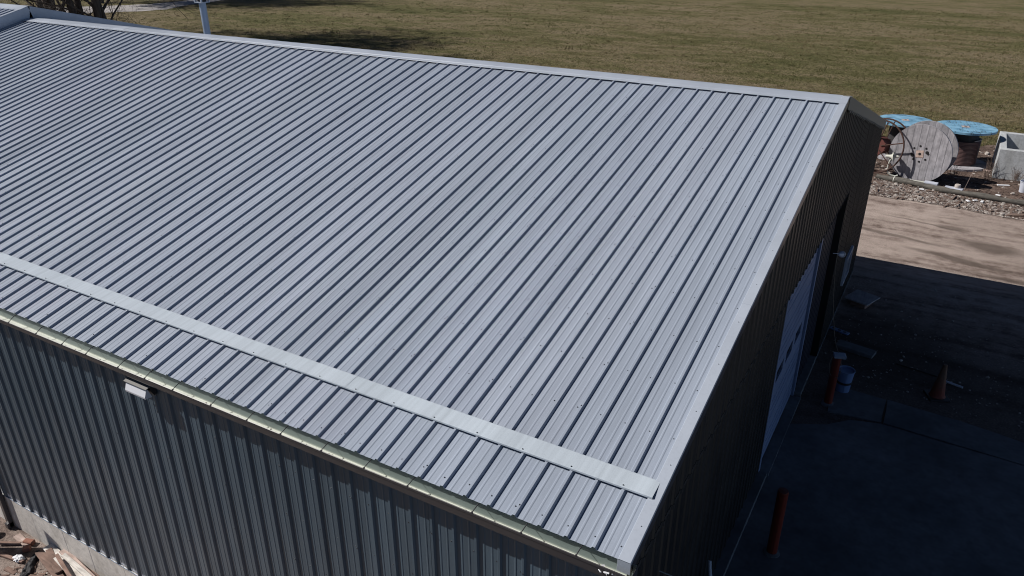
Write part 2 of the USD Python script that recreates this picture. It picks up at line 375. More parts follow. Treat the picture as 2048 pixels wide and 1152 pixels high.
def sheet(poly, off, cell=.5, thick=0.0):
    """a ground layer following the terrain, clipped to a polygon"""
    minx, miny, maxx, maxy = poly.bounds; mb = MB()
    from shapely.prepared import prep
    pp = prep(poly)
    for x in np.arange(math.floor(minx / cell) * cell, maxx, cell):
        for y in np.arange(math.floor(miny / cell) * cell, maxy, cell):
            c = sbox(x, y, x + cell, y + cell)
            if pp.contains(c):
                q = np.array([[x, y], [x + cell, y], [x + cell, y + cell], [x, y + cell]]); f = [[0, 1, 2], [0, 2, 3]]
                mb.add(np.column_stack([q, G(q[:, 0], q[:, 1]) + off]), f)
            elif pp.intersects(c):
                k = poly.intersection(c)
                for gg in getattr(k, 'geoms', [k]):
                    if gg.geom_type == 'Polygon' and gg.area > 1e-5:
                        v2, f2 = trimesh.creation.triangulate_polygon(gg, engine='earcut')
                        mb.add(np.column_stack([v2, G(v2[:, 0], v2[:, 1]) + off]), f2)
    if thick:
        b = np.array(poly.exterior.coords); t = np.column_stack([b, G(b[:, 0], b[:, 1]) + off]); u = t - [0, 0, thick]; n = len(b)
        k = np.arange(n - 1); mb.add(np.vstack([t, u]), np.stack([k, n + k, n + k + 1, k + 1], 1))
    m = mb.mesh(); m.merge_vertices(); 
    m.fix_normals() if False else None
    return m

def wobble(pts, amp, step=.35, seed=0):
    """a closed outline with a ragged edge"""
    out = []; r = np.random.default_rng(seed)
    for a, b in zip(pts, pts[1:] + pts[:1]):
        a, b = np.array(a, float), np.array(b, float); n = max(1, int(np.linalg.norm(b - a) / step))
        nn = np.array([-(b - a)[1], (b - a)[0]]) / (np.linalg.norm(b - a) + 1e-9)
        for k in range(n):
            q = a + (b - a) * k / n
            o = meshkit.fbm(np.array([[q[0] * 1.3, q[1] * 1.3, seed * 3.1]]), 4, seed)[0] - .5
            out.append(q + nn * o * amp * 2)
    return Polygon(out).buffer(0)

obj('lawn', grid_mesh(GX, GY), M['lawn'], kind='structure', smooth=True)
yard = wobble([(-60, -60), (60, -60), (60, 23.4), (9, 23.4), (-2, 23.6), (-9, 22.6), (-12, 15.9), (-60, 15.9)], .35, .5, 3)
yard_fine = yard.intersection(sbox(-16, -6, 8, 25)); yard_far = yard.difference(sbox(-16, -6, 8, 25))
ym = trimesh.util.concatenate([sheet(yard_fine, .012, .25), sheet(yard_far, .012, 4.0)])
obj('dirt_yard', ym, M['dirt'], kind='structure', smooth=True)
verge = wobble([(-7, 22.8), (-2.5, 23.15), (1.5, 23.05), (4, 22.75), (9, 22.4), (16, 22.2), (16, 24.6), (3.9, 24.6), (-.5, 25.3), (-7, 25.2)], .22, .2, 5)
obj('gravel_verge', sheet(verge, .024, .5), M['gravel'], kind='structure')
bed = wobble([(-7, 25.0), (-.5, 25.05), (1.9, 24.35), (4, 24.3), (16, 24.2), (17, 30), (9, 33), (3.4, 32.2), (1.0, 30.9), (-2, 30.2), (-7, 29.5)], .6, .3, 8)
obj('bare_earth', sheet(bed, .036, .5), M['earth'], kind='structure')
added_lot = wobble([(-60, -60), (60, -60), (60, -7.5), (3, -7.0), (.5, -2.2), (-7, -2.0), (-30, -2.3), (-60, -2)], .25, .6, 12)
obj('front_lot', sheet(added_lot, .030, 1.0), M['asphalt'], kind='structure')  # unseen dark lot, added to cut warm ground bounce on the front wall
lane = wobble([(-80, 42), (-76, 45), (-73, 49), (-72.5, 51), (-74.5, 56), (-75.5, 62), (-77, 75), (-83, 75), (-79, 60), (-79, 54), (-82, 49.5), (-86, 45)], .6, 1.0, 4)
obj('gravel_lane', sheet(lane, .015, 4.0), M['lane'], kind='structure')

# concrete apron beside the gable: cast slabs, one a small patch beside the post
ap = thing('concrete_apron', None, None, (0, 0, 0), kind='structure')
edge_far = [(1.40, 9.70), (2.6, 9.60), (3.6, 9.42), (5, 9.5), (9, 9.3)]
slabs = [wobble([(1.42, 8.86), (1.41, 9.68)] + edge_far[1:] + [(9, 4.62), (4.61, 4.62), (4.61, 8.7)], .03, .2, 2),
         wobble([(.52, 8.75), (.42, 9.72), (1.385, 9.66), (1.395, 8.85)], .03, .12, 9),
         wobble([(-.03, -1.2), (4.58, -1.2), (4.58, 8.68), (1.39, 8.80), (.9, 8.66), (.56, 8.3), (-.03, 8.0)], .03, .2, 6),
         Polygon([(4.61, -6), (9, -6), (9, 4.59), (4.61, 4.59)]), Polygon([(.3, -6), (4.58, -6), (4.58, -1.23), (.3, -1.23)])]
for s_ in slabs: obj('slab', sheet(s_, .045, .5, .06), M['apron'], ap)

# ------------------------------------------------------------------ main metal building
EH, SL, W, DEPTH, LEN = 3.8, .25, 7.85, 15.6, 20.0
PITCHX, RIB0 = .2286, -.302
NRM = np.array([0, -SL, 1.0]) / math.hypot(1, SL)
def roof_pt(x, y, d=0.0, eh=EH): return np.array([x, y, eh + SL * y]) + NRM * d
def far_pt(x, y, d=0.0, eh=EH): return np.array([x, y, eh + SL * (2 * W - y)]) + np.array([0, SL, 1.0]) / math.hypot(1, SL) * d

def profile(s0, s1, anchor, h, hm):
    """corrugated sheet: (s, d) points; ribs at anchor + k * 9 inch with two low stiffening ribs between"""
    base = [(-.0250, 0), (-.0110, h), (.0110, h), (.0225, 0), (.0635, 0), (.0715, hm), (.0805, hm), (.0885, 0), (.1400, 0), (.1480, hm), (.1570, hm), (.1650, 0)]
    k0 = math.floor((s0 - anchor) / PITCHX) - 1; k1 = math.ceil((s1 - anchor) / PITCHX) + 1
    P = sorted((anchor + k * PITCHX + a, d) for k in range(k0, k1) for a, d in base)
    S = np.array([q[0] for q in P]); Dd = np.array([q[1] for q in P])
    ins = (S > s0 + 1e-4) & (S < s1 - 1e-4)
    return np.column_stack([np.r_[s0, S[ins], s1], np.r_[np.interp(s0, S, Dd), Dd[ins], np.interp(s1, S, Dd)]])

def panel(pts, fa, fb, t=.0012):
    """closed thin sheet: profile points placed at both ends"""
    n = len(pts)
    A = np.array([fa(s, d) for s, d in pts]); B = np.array([fb(s, d) for s, d in pts])
    A2 = np.array([fa(s, d - t) for s, d in pts]); B2 = np.array([fb(s, d - t) for s, d in pts])
    k = np.arange(n - 1); Vv = np.vstack([A, B, A2, B2])
    F = [np.stack([k, k + 1, n + k + 1, n + k], 1), np.stack([2 * n + k, 3 * n + k, 3 * n + k + 1, 2 * n + k + 1], 1),
         np.stack([k, 2 * n + k, 2 * n + k + 1, k + 1], 1), np.stack([n + k, n + k + 1, 3 * n + k + 1, 3 * n + k], 1),
         np.array([[0, n, 3 * n, 2 * n], [n - 1, 3 * n - 1, 4 * n - 1, 2 * n - 1]])]
    return MB().add(Vv, np.vstack(F))

bld = thing('metal_building', 'long low metal building with new light grey ribbed roof and dark ribbed walls', 'building')
RIBH, RIBM = .0245, .0030
cuts = [-.03] + [RIB0 - PITCHX * k for k in range(3, 90, 4)]
cuts = [c_ for c_ in cuts if c_ > -LEN] + [-LEN]
for i, (b, a) in enumerate(zip(cuts[:-1], cuts[1:])):
    ev = i % 2 == 0; lift = .0019 if ev else 0.0; ex = .0245 if ev else 0.0
    pr = profile(max(a - ex, -LEN), min(b + ex, -.02), RIB0, RIBH, RIBM)
    obj('roof_panel', panel(pr, lambda s, d: roof_pt(s, .655, d + lift + .001), lambda s, d: roof_pt(s, 7.63, d + lift + .001)), M['roof'], bld)
    obj('eave_panel', panel(pr, lambda s, d: roof_pt(s, 0.0, d + lift), lambda s, d: roof_pt(s, .65, d + lift)), M['roof'], bld)
pr = profile(-LEN, -.02, RIB0, RIBH, RIBM)
obj('far_roof', panel(pr, lambda s, d: far_pt(s, 15.6, d), lambda s, d: far_pt(s, 8.04, d)), M['roof'], bld)
obj('roof_deck', MB().add([(-LEN, .05, EH - .03), (-.03, .05, EH - .03), (-.03, W, EH + SL * W - .045), (-LEN, W, EH + SL * W - .045), (-.03, 15.58, EH - .03), (-LEN, 15.58, EH - .03)], [[0, 1, 2, 3], [3, 2, 4, 5]]), M['dark'], bld)

# ridge cap in lapped lengths, with a crease and a turned-down lip
for k, (x1, x0) in enumerate([(-.0, -3.10), (-3.10, -6.22), (-6.22, -9.36), (-9.36, -12.66), (-12.66, -15.95), (-15.95, -LEN + .02)]):
    d0 = .033 + (.0025 if k % 2 else 0); mb = MB()
    prof = [(7.575, d0 - .003), (7.578, d0), (7.66, d0 - .006), (7.664, d0 - .002), (7.83, d0 - .0215)]
    top = [lambda x, y=y, d=d: roof_pt(x, y, d) for y, d in prof]
    pts = [np.array([roof_pt(x, y, d) for y, d in prof] + [np.array([x, W, EH + SL * W + d0 - .025])] + [far_pt(x, 2 * W - y, d) for y, d in prof[::-1]]) for x in (x0 - .03, x1)]
    n = len(pts[0]); kk = np.arange(n - 1); V_ = np.vstack([pts[0], pts[1], pts[0] - [0, 0, .0015], pts[1] - [0, 0, .0015]])
    mb.add(V_, np.vstack([np.stack([kk, n + kk, n + kk + 1, kk + 1], 1), np.stack([2 * n + kk, 2 * n + kk + 1, 3 * n + kk + 1, 3 * n + kk], 1), np.stack([n + kk, 3 * n + kk, 3 * n + kk + 1, n + kk + 1], 1)]))
    obj('ridge_cap', mb, M['trim'], bld)

# transition flashing near the eave: lifted strip resting on the ribs with a folded lip
def flash_prof(o): return [(.735, .0265 + o), (.727, .0285 + o), (.565, .048 + o), (.556, .048 + o), (.552, .034 + o)]
xs = [-.062, -3.173, -6.297, -9.42, -12.54, -15.66, -LEN + .02]
for k in range(len(xs) - 1):
    o = .0018 * (k % 2); P = flash_prof(o); mb = MB(); x1, x0 = xs[k], xs[k + 1] - .025
    A = np.array([roof_pt(x0, y, d) for y, d in P]); B = np.array([roof_pt(x1, y, d) for y, d in P]); n = len(P); q = np.arange(n - 1)
    Vv = np.vstack([A, B, A - NRM * .0013, B - NRM * .0013])
    mb.add(Vv, np.vstack([np.stack([q, n + q, n + q + 1, q + 1], 1), np.stack([2 * n + q, 2 * n + q + 1, 3 * n + q + 1, 3 * n + q], 1), np.stack([n + q, 3 * n + q, 3 * n + q + 1, n + q + 1], 1)]))
    obj('transition_flashing', mb, M['flash'], bld)

# rake trim on the near slope: lapped lengths of folded metal
rk = [(-.108, .0005), (-.096, .0290), (-.004, .0290), (0.0, .0255), (0.0, .004), (-.003, .004), (-.003, .0265), (-.09, .0265)]
rf = [(-.001, .0005), (-.001, -.098), (-.016, -.098), (-.016, .0005)]  # outer face of the trim as its own piece, shade painted in dark
ys = [-.012, 3.02, 5.75, 7.80]
for k in range(3):
    o = .0016 * (k % 2)
    pl = [(a + (o if a > -.05 else 0), d + (o if d > .01 else 0)) for a, d in rk]
    ya, yb = ys[k], ys[k + 1] + (.03 if k < 2 else 0)
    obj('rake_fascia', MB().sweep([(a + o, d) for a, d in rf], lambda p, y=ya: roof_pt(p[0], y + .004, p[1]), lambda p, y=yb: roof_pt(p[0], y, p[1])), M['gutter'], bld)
    obj('rake_trim', MB().sweep(pl, lambda p, y=ya: roof_pt(p[0], y, p[1]), lambda p, y=yb: roof_pt(p[0], y, p[1])), M['trim'], bld)
obj('rake_end', MB().box((-.053, -.0145, EH - .036), (.104, .003, .115), bev=.001), M['trim'], bld)
# faded trim of the far slope, taller, with a ragged lower lip
fr = [(-.10, .02), (.004, .02), (.004, -.17), (-.012, -.17), (-.012, .0), (-.10, .0)]
obj('rake_trim', MB().sweep(fr, lambda p: far_pt(p[0], 7.87, p[1]), lambda p: far_pt(p[0], 15.72, p[1])), M['oldtrim'], bld, label='faded olive brown trim of the far roof slope')
mb = MB()
for k in range(30):
    y = 8.1 + k * .25 + RNG.uniform(-.03, .03); c0 = far_pt(.010, y, -.172 - RNG.uniform(0, .02)); mb.box(c0, (.012, .12, .03))
obj('panel_end', mb, M['oldtrim'], bld, kind='stuff')

# screws
mb = MB(); rows = [.10, 1.19, 1.78, 2.37, 2.97, 3.56, 4.15, 4.74, 5.325, 5.92, 6.51, 7.10]
a6 = np.arange(6) / 6 * 2 * math.pi
def screw(x, y, d, r=.0068):
    c0 = roof_pt(x, y, d); u = np.array([1.0, 0, 0]); w = np.cross(NRM, u)
    ring = np.array([c0 + r * (math.cos(t) * u + math.sin(t) * w) for t in a6]); top = ring * .55 + c0 * .45 + NRM * .007
    mb.add(np.vstack([ring, top]), np.vstack([[[i, (i + 1) % 6, 6 + (i + 1) % 6] for i in range(6)], [[i, 6 + (i + 1) % 6, 6 + i] for i in range(6)], [[6, 6 + j, 6 + j + 1] for j in range(1, 5)]]))
for k in range(-1, 86):
    xr = RIB0 - k * PITCHX
    for y in rows:
        jx, jy = RNG.normal(0, .003), RNG.normal(0, .008)
        if k >= 0: screw(xr - .034 + jx, y + jy, .001)
        else: screw(-.125, y + jy, .001)
        if k >= 3 and (k - 3) % 4 == 0: screw(xr + jx, y + .01 + jy, RIBH + .002, .0065)
    if k >= 0 and k % 2 == 0: screw(xr - .01, .575, .048)
for y in np.arange(.3, 7.6, .61): screw(-.048, y, .0290, .004)
obj('roof_screw', mb, M['screw'], bld, kind='stuff')

# front wall panels
WY = .060
fcuts = [-.02] + [RIB0 - PITCHX * k for k in range(3, 90, 4)]
fcuts = [c_ for c_ in fcuts if c_ > -LEN] + [-LEN]
for i, (b, a) in enumerate(zip(fcuts[:-1], fcuts[1:])):
    lift = .0016 * (i % 2 == 0); ex = .0245 if i % 2 == 0 else 0
    pr = profile(max(a - ex, -LEN), min(b + ex, -.02), RIB0 + .06, .0200, .0032)
    obj('wall_panel', panel(pr, lambda s, d: np.array([s, WY - d - lift, .03]), lambda s, d: np.array([s, WY - d - lift, EH - .035])), M['wall'], bld)
mb = MB()
for k in range(0, 86):
    xr = RIB0 + .06 - k * PITCHX - .034
    for z in (.10, .72, 1.33, 1.95, 2.56, 3.18):
        y0 = WY - .001; mb.tube([(xr + RNG.normal(0, .003), y0, z), (xr, y0 - .007, z)], [.0065, .004], 6)
        if k % 4 == 3: mb.tube([(xr + .034, y0 - .0200, z + .012), (xr + .034, y0 - .028, z + .012)], [.0065, .004], 6)
obj('wall_screw', mb, M['screw'], bld, kind='stuff')
# cast foundation under the front wall, in sections with thin form joints
e = -LEN; k = 0
while e < -.05:
    w = .80 if k % 2 else .62; x1 = min(e + w, -.01); mid = (e + x1) / 2
    mb = MB().box((mid, .048 + .14 + .001 * (k % 3), -.45), (x1 - e - .005, .28, .94), bev=.004)
    obj('foundation_section', mb, M['foundation'], bld); e = x1; k += 1
obj('sill_trim', MB().box((-LEN / 2, .045, .022), (LEN, .006, .012)), M['steel'], bld)

# gutter: dark outside, pale lining, straps
def strip(fpts, t, xs):
    """a bent metal strip whose profile changes along x"""
    rings = []
    for x in xs:
        P = np.array(fpts(x), float); d = np.gradient(P, axis=0); nn = np.column_stack([-d[:, 1], d[:, 0]]); nn /= np.linalg.norm(nn, axis=1, keepdims=True)
        R_ = np.vstack([P, (P + nn * t)[::-1]]); rings.append(np.column_stack([np.full(len(R_), x), R_[:, 0], EH + R_[:, 1]]))
    n = len(rings[0]); k = np.arange(n); k2 = (k + 1) % n; F = [np.stack([i * n + k, i * n + k2, (i + 1) * n + k2, (i + 1) * n + k], 1) for i in range(len(xs) - 1)]
    return MB().add(np.vstack(rings), np.vstack(F))
def lipz(x): return -.028 - .055 * min(max(-x, 0) / 10.0, 1.0)
def gp(x):
    l = lipz(x); return [(.036, -.022), (.036, -.163), (-.058, -.163), (-.073, -.156), (-.083, -.138), (-.086, -.122 + .3 * (l + .03)), (-.094, l - .028), (-.100, l - .020), (-.100, l), (-.094, l + .003)]
def lin(x):
    l = lipz(x); return [(.0335, -.0215), (.0335, -.1605), (-.057, -.1605), (-.071, -.154), (-.0805, -.137), (-.0835, -.121 + .3 * (l + .03)), (-.0915, l - .0265), (-.097, l - .019), (-.0975, l - .003)]
gxs = [-LEN, -15.0, -10.0, -7.5, -5.0, -2.5, .035]
gut = obj('gutter', strip(gp, -.0016, gxs), M['gutter'], bld)
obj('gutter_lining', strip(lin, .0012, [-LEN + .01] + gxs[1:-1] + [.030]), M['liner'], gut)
obj('gutter_end', MB().box((.036, -.031, EH - .093), (.003, .134, .136)), M['gutter'], gut)
sx = [-.40, -.87, -1.32, -1.96, -2.43, -2.92]
while sx[-1] > -LEN + .6: sx.append(sx[-1] - random.choice([.44, .5, .56]))
for x in sx:
    obj('gutter_strap', MB().tube([(x, .030, EH - .018), (x, -.02, EH - .022), (x, -.096, EH + lipz(x) + .003)], .0042, 5).box((x, -.094, EH + lipz(x) + .003), (.014, .014, .008)), M['gutter'], gut)
mb = MB()
for k in range(200):
    x = -abs(RNG.exponential(2.6)) + .02; r_ = RNG.uniform(.002, .007)
    mb.box((max(x, -LEN + .1), RNG.uniform(-.055, .02), EH - .157), (r_ * 2, r_, r_ * .8), rz(RNG.uniform(0, 3)))
obj('gutter_dirt', mb, M['chips'], gut, kind='stuff')
mb = MB()
for k in range(16): mb.box((-.13 + RNG.normal(0, .05), -.075 + RNG.normal(0, .012), EH - .10 + RNG.uniform(0, .05)), (RNG.uniform(.015, .05), .012, .006), rz(RNG.uniform(0, 3)) @ np.array([[1, 0, 0], [0, .8, -.6], [0, .6, .8]]))
obj('crumpled_foil', mb, M['litter'], gut, kind='stuff')
ds = obj('downspout', MB().box((-10.16, .006, 1.55), (.085, .06, 4.26), bev=.006).box((-10.16, -.008, -.545), (.085, .09, .10), bev=.006), M['gutter'], bld)
for z in (.35, 1.8, 3.2): obj('downspout_strap', MB().box((-10.16, .012, z), (.12, .055, .03)), M['gutter'], ds)

# gable: upper panels hang over a recessed lower wall
def ztop(y): return EH + SL * np.minimum(y, 2 * W - y) - .02
def gable_panel(s0, s1, x, zb, h=.0155, mat='gable', zt=None):
    pr = profile(s0, s1, .12, h, .0035)
    if s0 < W < s1: pr = np.vstack([pr[pr[:, 0] < W - 1e-3], [W, np.interp(W, pr[:, 0], pr[:, 1])], pr[pr[:, 0] > W + 1e-3]])
    top = (lambda s: ztop(s)) if zt is None else (lambda s: zt)
    if zt is None and zb > 1: obj('closure_strip', panel(pr, lambda s, d: np.array([x + d + .004, s, zb - .035]), lambda s, d: np.array([x + d + .004, s, zb + .012]), .02), M['dark'], bld)  # black strip added to draw the shadow line under the upper panels
    obj('gable_panel', panel(pr, lambda s, d: np.array([x + d, s, zb]), lambda s, d: np.array([x + d, s, top(s)])), M[mat], bld)
gc = [.02] + [.12 + PITCHX * k for k in range(4, 68, 4)] + [15.58]; YE = .12 + PITCHX * 46
gc = sorted(set(gc + [YE]))
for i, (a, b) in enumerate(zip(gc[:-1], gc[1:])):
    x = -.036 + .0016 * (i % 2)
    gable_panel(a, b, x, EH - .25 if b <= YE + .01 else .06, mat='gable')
DY0, DY1, DZ = 6.42, 8.94, 3.22
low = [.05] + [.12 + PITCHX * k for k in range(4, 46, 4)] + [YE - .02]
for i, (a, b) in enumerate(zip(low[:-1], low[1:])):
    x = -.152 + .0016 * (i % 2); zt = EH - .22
    if b <= DY0 - .1 or a >= DY1 + .1: gable_panel(a, b, x, .10, mat='gable_shade' if a > DY1 - .5 else 'gable', zt=zt)
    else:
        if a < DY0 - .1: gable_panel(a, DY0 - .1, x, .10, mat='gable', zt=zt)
        if b > DY1 + .1: gable_panel(DY1 + .1, b, x, .10, mat='gable_shade', zt=zt)
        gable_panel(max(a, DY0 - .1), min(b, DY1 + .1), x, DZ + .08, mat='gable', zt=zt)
obj('gable_soffit', MB().box((-.095, YE / 2 + .02, EH - .228), (.11, YE, .01)), M['dark'], bld)
obj('corner_trim', MB().box((-.085, YE + .004, 1.80), (.14, .012, 3.5)), M['gable'], bld)
obj('foundation_ledge', MB().box((-.09, 3.22, .03), (.16, 6.3, .16), bev=.006).box((-.09, 9.74, .03), (.16, 1.50, .16), bev=.006).box((-.09, 13.05, -.02), (.15, 5.06, .14), bev=.006).box((-.09, 7.68, -.02), (.20, 2.58, .13), bev=.006), M['apron'], bld)
obj('wall_core', MB().box((-LEN / 2 - .12, 7.8, 1.55), (LEN - .2, 15.3, 3.9)), M['dark'], bld)
# white sectional overhead door
door = obj('overhead_door', MB().box((-.212, 7.68, 1.64), (.012, DY1 - DY0, DZ - .1)), M['doorpaint'], bld, label='white sectional overhead door with dark windows')
nz = 5; hz = (DZ - .07) / nz
for k in range(nz):
    z0 = .07 + k * hz; zc = z0 + hz / 2
    if k == 2:
        mbs = MB(); wins = [(6.72, 7.24), (7.42, 7.94), (8.12, 8.64)]
        mbs.box((-.19, 7.68, z0 + .10), (.03, 2.5, .19)).box((-.19, 7.68, z0 + hz - .11), (.03, 2.5, .20))
        ye = [6.43] + [q for w in wins for q in w] + [8.93]
        for a, b in zip(ye[::2], ye[1::2]): mbs.box((-.19, (a + b) / 2, zc - .005), (.03, b - a, hz - .405))
        obj('door_section', mbs, M['doorpaint'], door)
        for a, b in wins:
            obj('door_window', MB().box((-.196, (a + b) / 2, zc - .005), (.008, b - a - .004, hz - .41)), M['glass'], door)
    else:
        mbs = MB().box((-.19, 7.68, zc), (.03, 2.5, hz - .006), bev=.004)
        for q in (.16, .32, .48): mbs.box((-.1735, 7.68, z0 + q), (.006, 2.48, .02))
        obj('door_section', mbs, M['doorpaint'], door)
for y in (DY0 - .05, DY1 + .05): obj('door_jamb', MB().box((-.16, y, DZ / 2 + .02), (.06, .10, DZ - .04), bev=.004), M['doorpaint'], door)
obj('door_head', MB().box((-.16, 7.68, DZ + .04), (.06, 2.72, .08), bev=.004), M['doorpaint'], door)
# far gable window
win = MB()
y0, y1, z0, z1 = 12.72, 13.62, .78, 1.42
for c_, s_ in (((.0, (y0 + y1) / 2, z1 - .018), (.05, y1 - y0, .036)), ((.0, (y0 + y1) / 2, z0 + .018), (.05, y1 - y0, .036)), ((.0, y0 + .02, (z0 + z1) / 2), (.05, .04, z1 - z0 - .08)), ((.0, y1 - .02, (z0 + z1) / 2), (.05, .04, z1 - z0 - .08)), ((.0, (y0 + y1) / 2, (z0 + z1) / 2), (.03, .03, z1 - z0 - .08))): win.box(c_, s_)
wn = obj('window', win, M['white'], bld, label='small white framed window near the far corner')
obj('pane', MB().box((-.004, (y0 + y1) / 2, (z0 + z1) / 2), (.008, y1 - y0 - .082, z1 - z0 - .074)), M['glass'], wn)
# flue through the far slope
fp = far_pt(-15.36, 9.5); fl_ = obj('flue_pipe', MB().lathe([(.083, -.1), (.083, .88)], fp, n=20).lathe([(.17, -.03), (.10, .06), (.085, .07)], fp, n=20), M['steel'], bld, smooth=40, label='blue grey flue pipe with square slotted cap')
cp = MB(); t = fp + [0, 0, .88]
cp.box(t + [0, 0, .0], (.26, .26, .02)).box(t + [0, 0, .235], (.30, .30, .025), bev=.004)
for sx_ in (-1, 1):
    for sy_ in (-1, 1): cp.box(t + [sx_ * .115, sy_ * .115, .115], (.035, .035, .21))
obj('flue_cap', cp, M['trim'], fl_)
obj('flue_core', MB().box(t + [0, 0, .115], (.14, .14, .20)).box(t + [0, 0, .30], (.2, .2, .10)), M['black'], fl_)
# back wall
obj('back_wall', MB().box((-LEN / 2, 15.53, 1.75), (LEN - .06, .06, 4.0)), M['gable'], bld)

# ------------------------------------------------------------------ taller adjoining section
b2 = thing('adjoining_building', 'taller grey metal building whose roof steps up behind the long roof', 'building')
E2, X2 = EH + .27, -LEN - .02
for k in range(8):
    a, b = X2 - .9144 * (k + 1), X2 - .9144 * k
    pr = profile(a, b, X2 - .02, RIBH, RIBM); o = .0018 * (k % 2)
    obj('roof_panel', panel(pr, lambda s, d: roof_pt(s, 0, d + o, E2), lambda s, d: roof_pt(s, 7.66, d + o, E2)), M['roof'], b2)
    obj('wall_panel', panel(pr, lambda s, d: np.array([s, WY - d, .03]), lambda s, d: np.array([s, WY - d, E2 - .035])), M['wall'], b2)
pr = profile(X2 - 7.3, X2, X2 - .02, RIBH, RIBM)
obj('far_roof', panel(pr, lambda s, d: far_pt(s, 15.6, d, E2), lambda s, d: far_pt(s, 8.04, d, E2)), M['roof'], b2)
rk2 = [(X2 - .11, .0005), (X2 - .10, .0235), (X2, .0235), (X2, -.30), (X2 - .02, -.30), (X2 - .02, 0)]
obj('rake_trim', MB().sweep(rk2, lambda p: roof_pt(p[0], 0, p[1], E2), lambda p: roof_pt(p[0], 7.83, p[1], E2)), M['trim'], b2)
obj('rake_trim', MB().sweep(rk2, lambda p: far_pt(p[0], 7.87, p[1], E2), lambda p: far_pt(p[0], 15.6, p[1], E2)), M['trim'], b2)
rp = [(7.575, .006), (7.578, .022), (7.83, .034)]
P2 = lambda x: np.array([roof_pt(x, y, d, E2) for y, d in rp] + [far_pt(x, 2 * W - y, d, E2) for y, d in rp[::-1]])
A, B = P2(X2 - 7.3), P2(X2 + .01); q = np.arange(5)
obj('ridge_cap', MB().add(np.vstack([A, B]), np.stack([q, 6 + q, 7 + q, q + 1], 1)), M['trim'], b2)
obj('wall_core', MB().box((X2 - 3.7, 7.8, 1.6), (7.1, 15.4, 4.2)), M['dark'], b2)
obj('foundation', MB().box((X2 - 3.65, .162, -.45), (7.3, .28, .94)), M['foundation'], b2)

# ------------------------------------------------------------------ fixtures on the walls
wl = thing('wall_light', 'grey and white wedge shaped wall light under the gutter', 'wall light', (-5.60, WY - .018, 3.51))
hw = .165
prism = lambda pts, x0, x1: MB().sweep(pts, lambda p: np.array([x0, p[0], p[1]]), lambda p: np.array([x1, p[0], p[1]]))
obj('housing', prism([(0, .075), (-.055, .075), (-.055, .0), (-.02, -.075), (0, -.075)], -hw + .02, hw - .02), M['black'], wl)
obj('hood', prism([(-.002, .098), (-.125, .062), (-.125, .054), (-.002, .088)], -hw - .02, hw + .02), M['hood'], wl)
obj('lens', prism([(-.095, .050), (-.108, .050), (-.142, -.035), (-.138, -.058), (-.06, -.066)], -hw, hw), M['lens'], wl)
obj('back_plate', MB().box((0, -.003, .0), (.30, .006, .18)), M['gutter'], wl)
gl = thing('gable_light', 'small pale floodlight on an arm high on the dark gable wall', 'wall light', (-.02, 9.95, 2.62))
obj('arm', MB().tube([(0, -.06, -.02), (.06, -.03, -.02), (.105, .04, -.05)], .008, 7), M['white'], gl)
obj('lamp_head', MB().lathe([(.02, -.06), (.03, -.03), (.055, .035), (.058, .05), (.05, .05)], (.11, .06, -.06), (.35, .9, -.25), 16), M['white'], gl, smooth=40)
obj('shade_ring', MB().lathe([(.054, .075), (.060, .075), (.060, .092), (.054, .092)], (.11, .06, -.06), (.35, .9, -.25), 16, closed=False), M['white'], gl)
cl = thing('canopy_light', 'black hooded light with pale rim on the gable near the eave corner', 'wall light', (-.01, .62, 2.98))
obj('hood', MB().box((.10, 0, 0), (.20, .30, .10), bev=.03), M['black'], cl)
pts = [(.0, -.16), (.17, -.16), (.205, -.125), (.205, .125), (.17, .16), (.0, .16)]
obj('rim', MB().tube([(a, b, .052) for a, b in pts], .005, 6), M['sconce'], cl)
obj('badge', MB().box((.203, .03, .045), (.012, .10, .02)), M['bucket'], cl)
cb = thing('hanging_cable', 'thin pale cable hanging from the gable down to an orange post', 'cable')
pth = [(-.0, 10.45, 3.5), (.02, 10.2, 2.6), (.12, 9.95, 1.8), (.30, 9.5, 1.25), (.43, 9.16, 1.10), (.53, 9.02, .98), (.57, 8.98, .72), (.47, 8.97, .62), (.38, 8.97, .78), (.40, 9.0, 1.02)]
from scipy.interpolate import CubicSpline
cs = CubicSpline(np.arange(len(pth)), np.array(pth)); obj('strand', MB().tube(cs(np.linspace(0, len(pth) - 1, 60)), .005, 5), M['dimcable'], cb)

# ------------------------------------------------------------------ yard objects near the gable
def bollard(loc, label, h, cap):
    t = thing('bollard', label, 'bollard', loc)
    obj('post', MB().lathe([(.072, -.05), (.072, h - .02), (.066, h), (.0, h + .005)] if not cap else [(.072, -.05), (.072, h)], n=20), M['orange'], t, smooth=40)
    obj('base_collar', MB().lathe([(.12, -.01), (.11, .03), (.074, .05)], n=18), M['apron'], t)
    if cap: obj('cap_box', MB().box((.03, .02, h + .03), (.20, .14, .06), rz(.3), bev=.006), M['steel'], t)
bollard((.47, 9.03, 0.012), 'orange post with a grey box on top beside the stacked buckets', 1.0, True)
bollard((.44, 4.76, .02), 'plain orange post standing alone on the concrete near the eave corner', 1.12, False)
cn = thing('traffic_cone', 'faded orange traffic cone on dark dirt beyond the concrete slab', 'traffic cone', (2.19, 10.3, .012))
obj('base', MB().box((0, 0, .018), (.37, .37, .036), rz(.4), bev=.012), M['black'], cn)
obj('body', MB().lathe([(.145, .034), (.125, .06), (.115, .12), (.035, .69), (.028, .70), (.0, .70)], n=24), M['cone'], cn, smooth=40)
bk = thing('stacked_bucket', 'pale blue bucket with a black band standing behind the orange post', 'bucket', (.63, 9.62, .012))
obj('lower_pail', MB().lathe([(.118, .0), (.13, .20)], n=24), M['bucket'], bk, smooth=40)
obj('band', MB().lathe([(.136, .20), (.138, .245)], n=24), M['black'], bk, smooth=40)
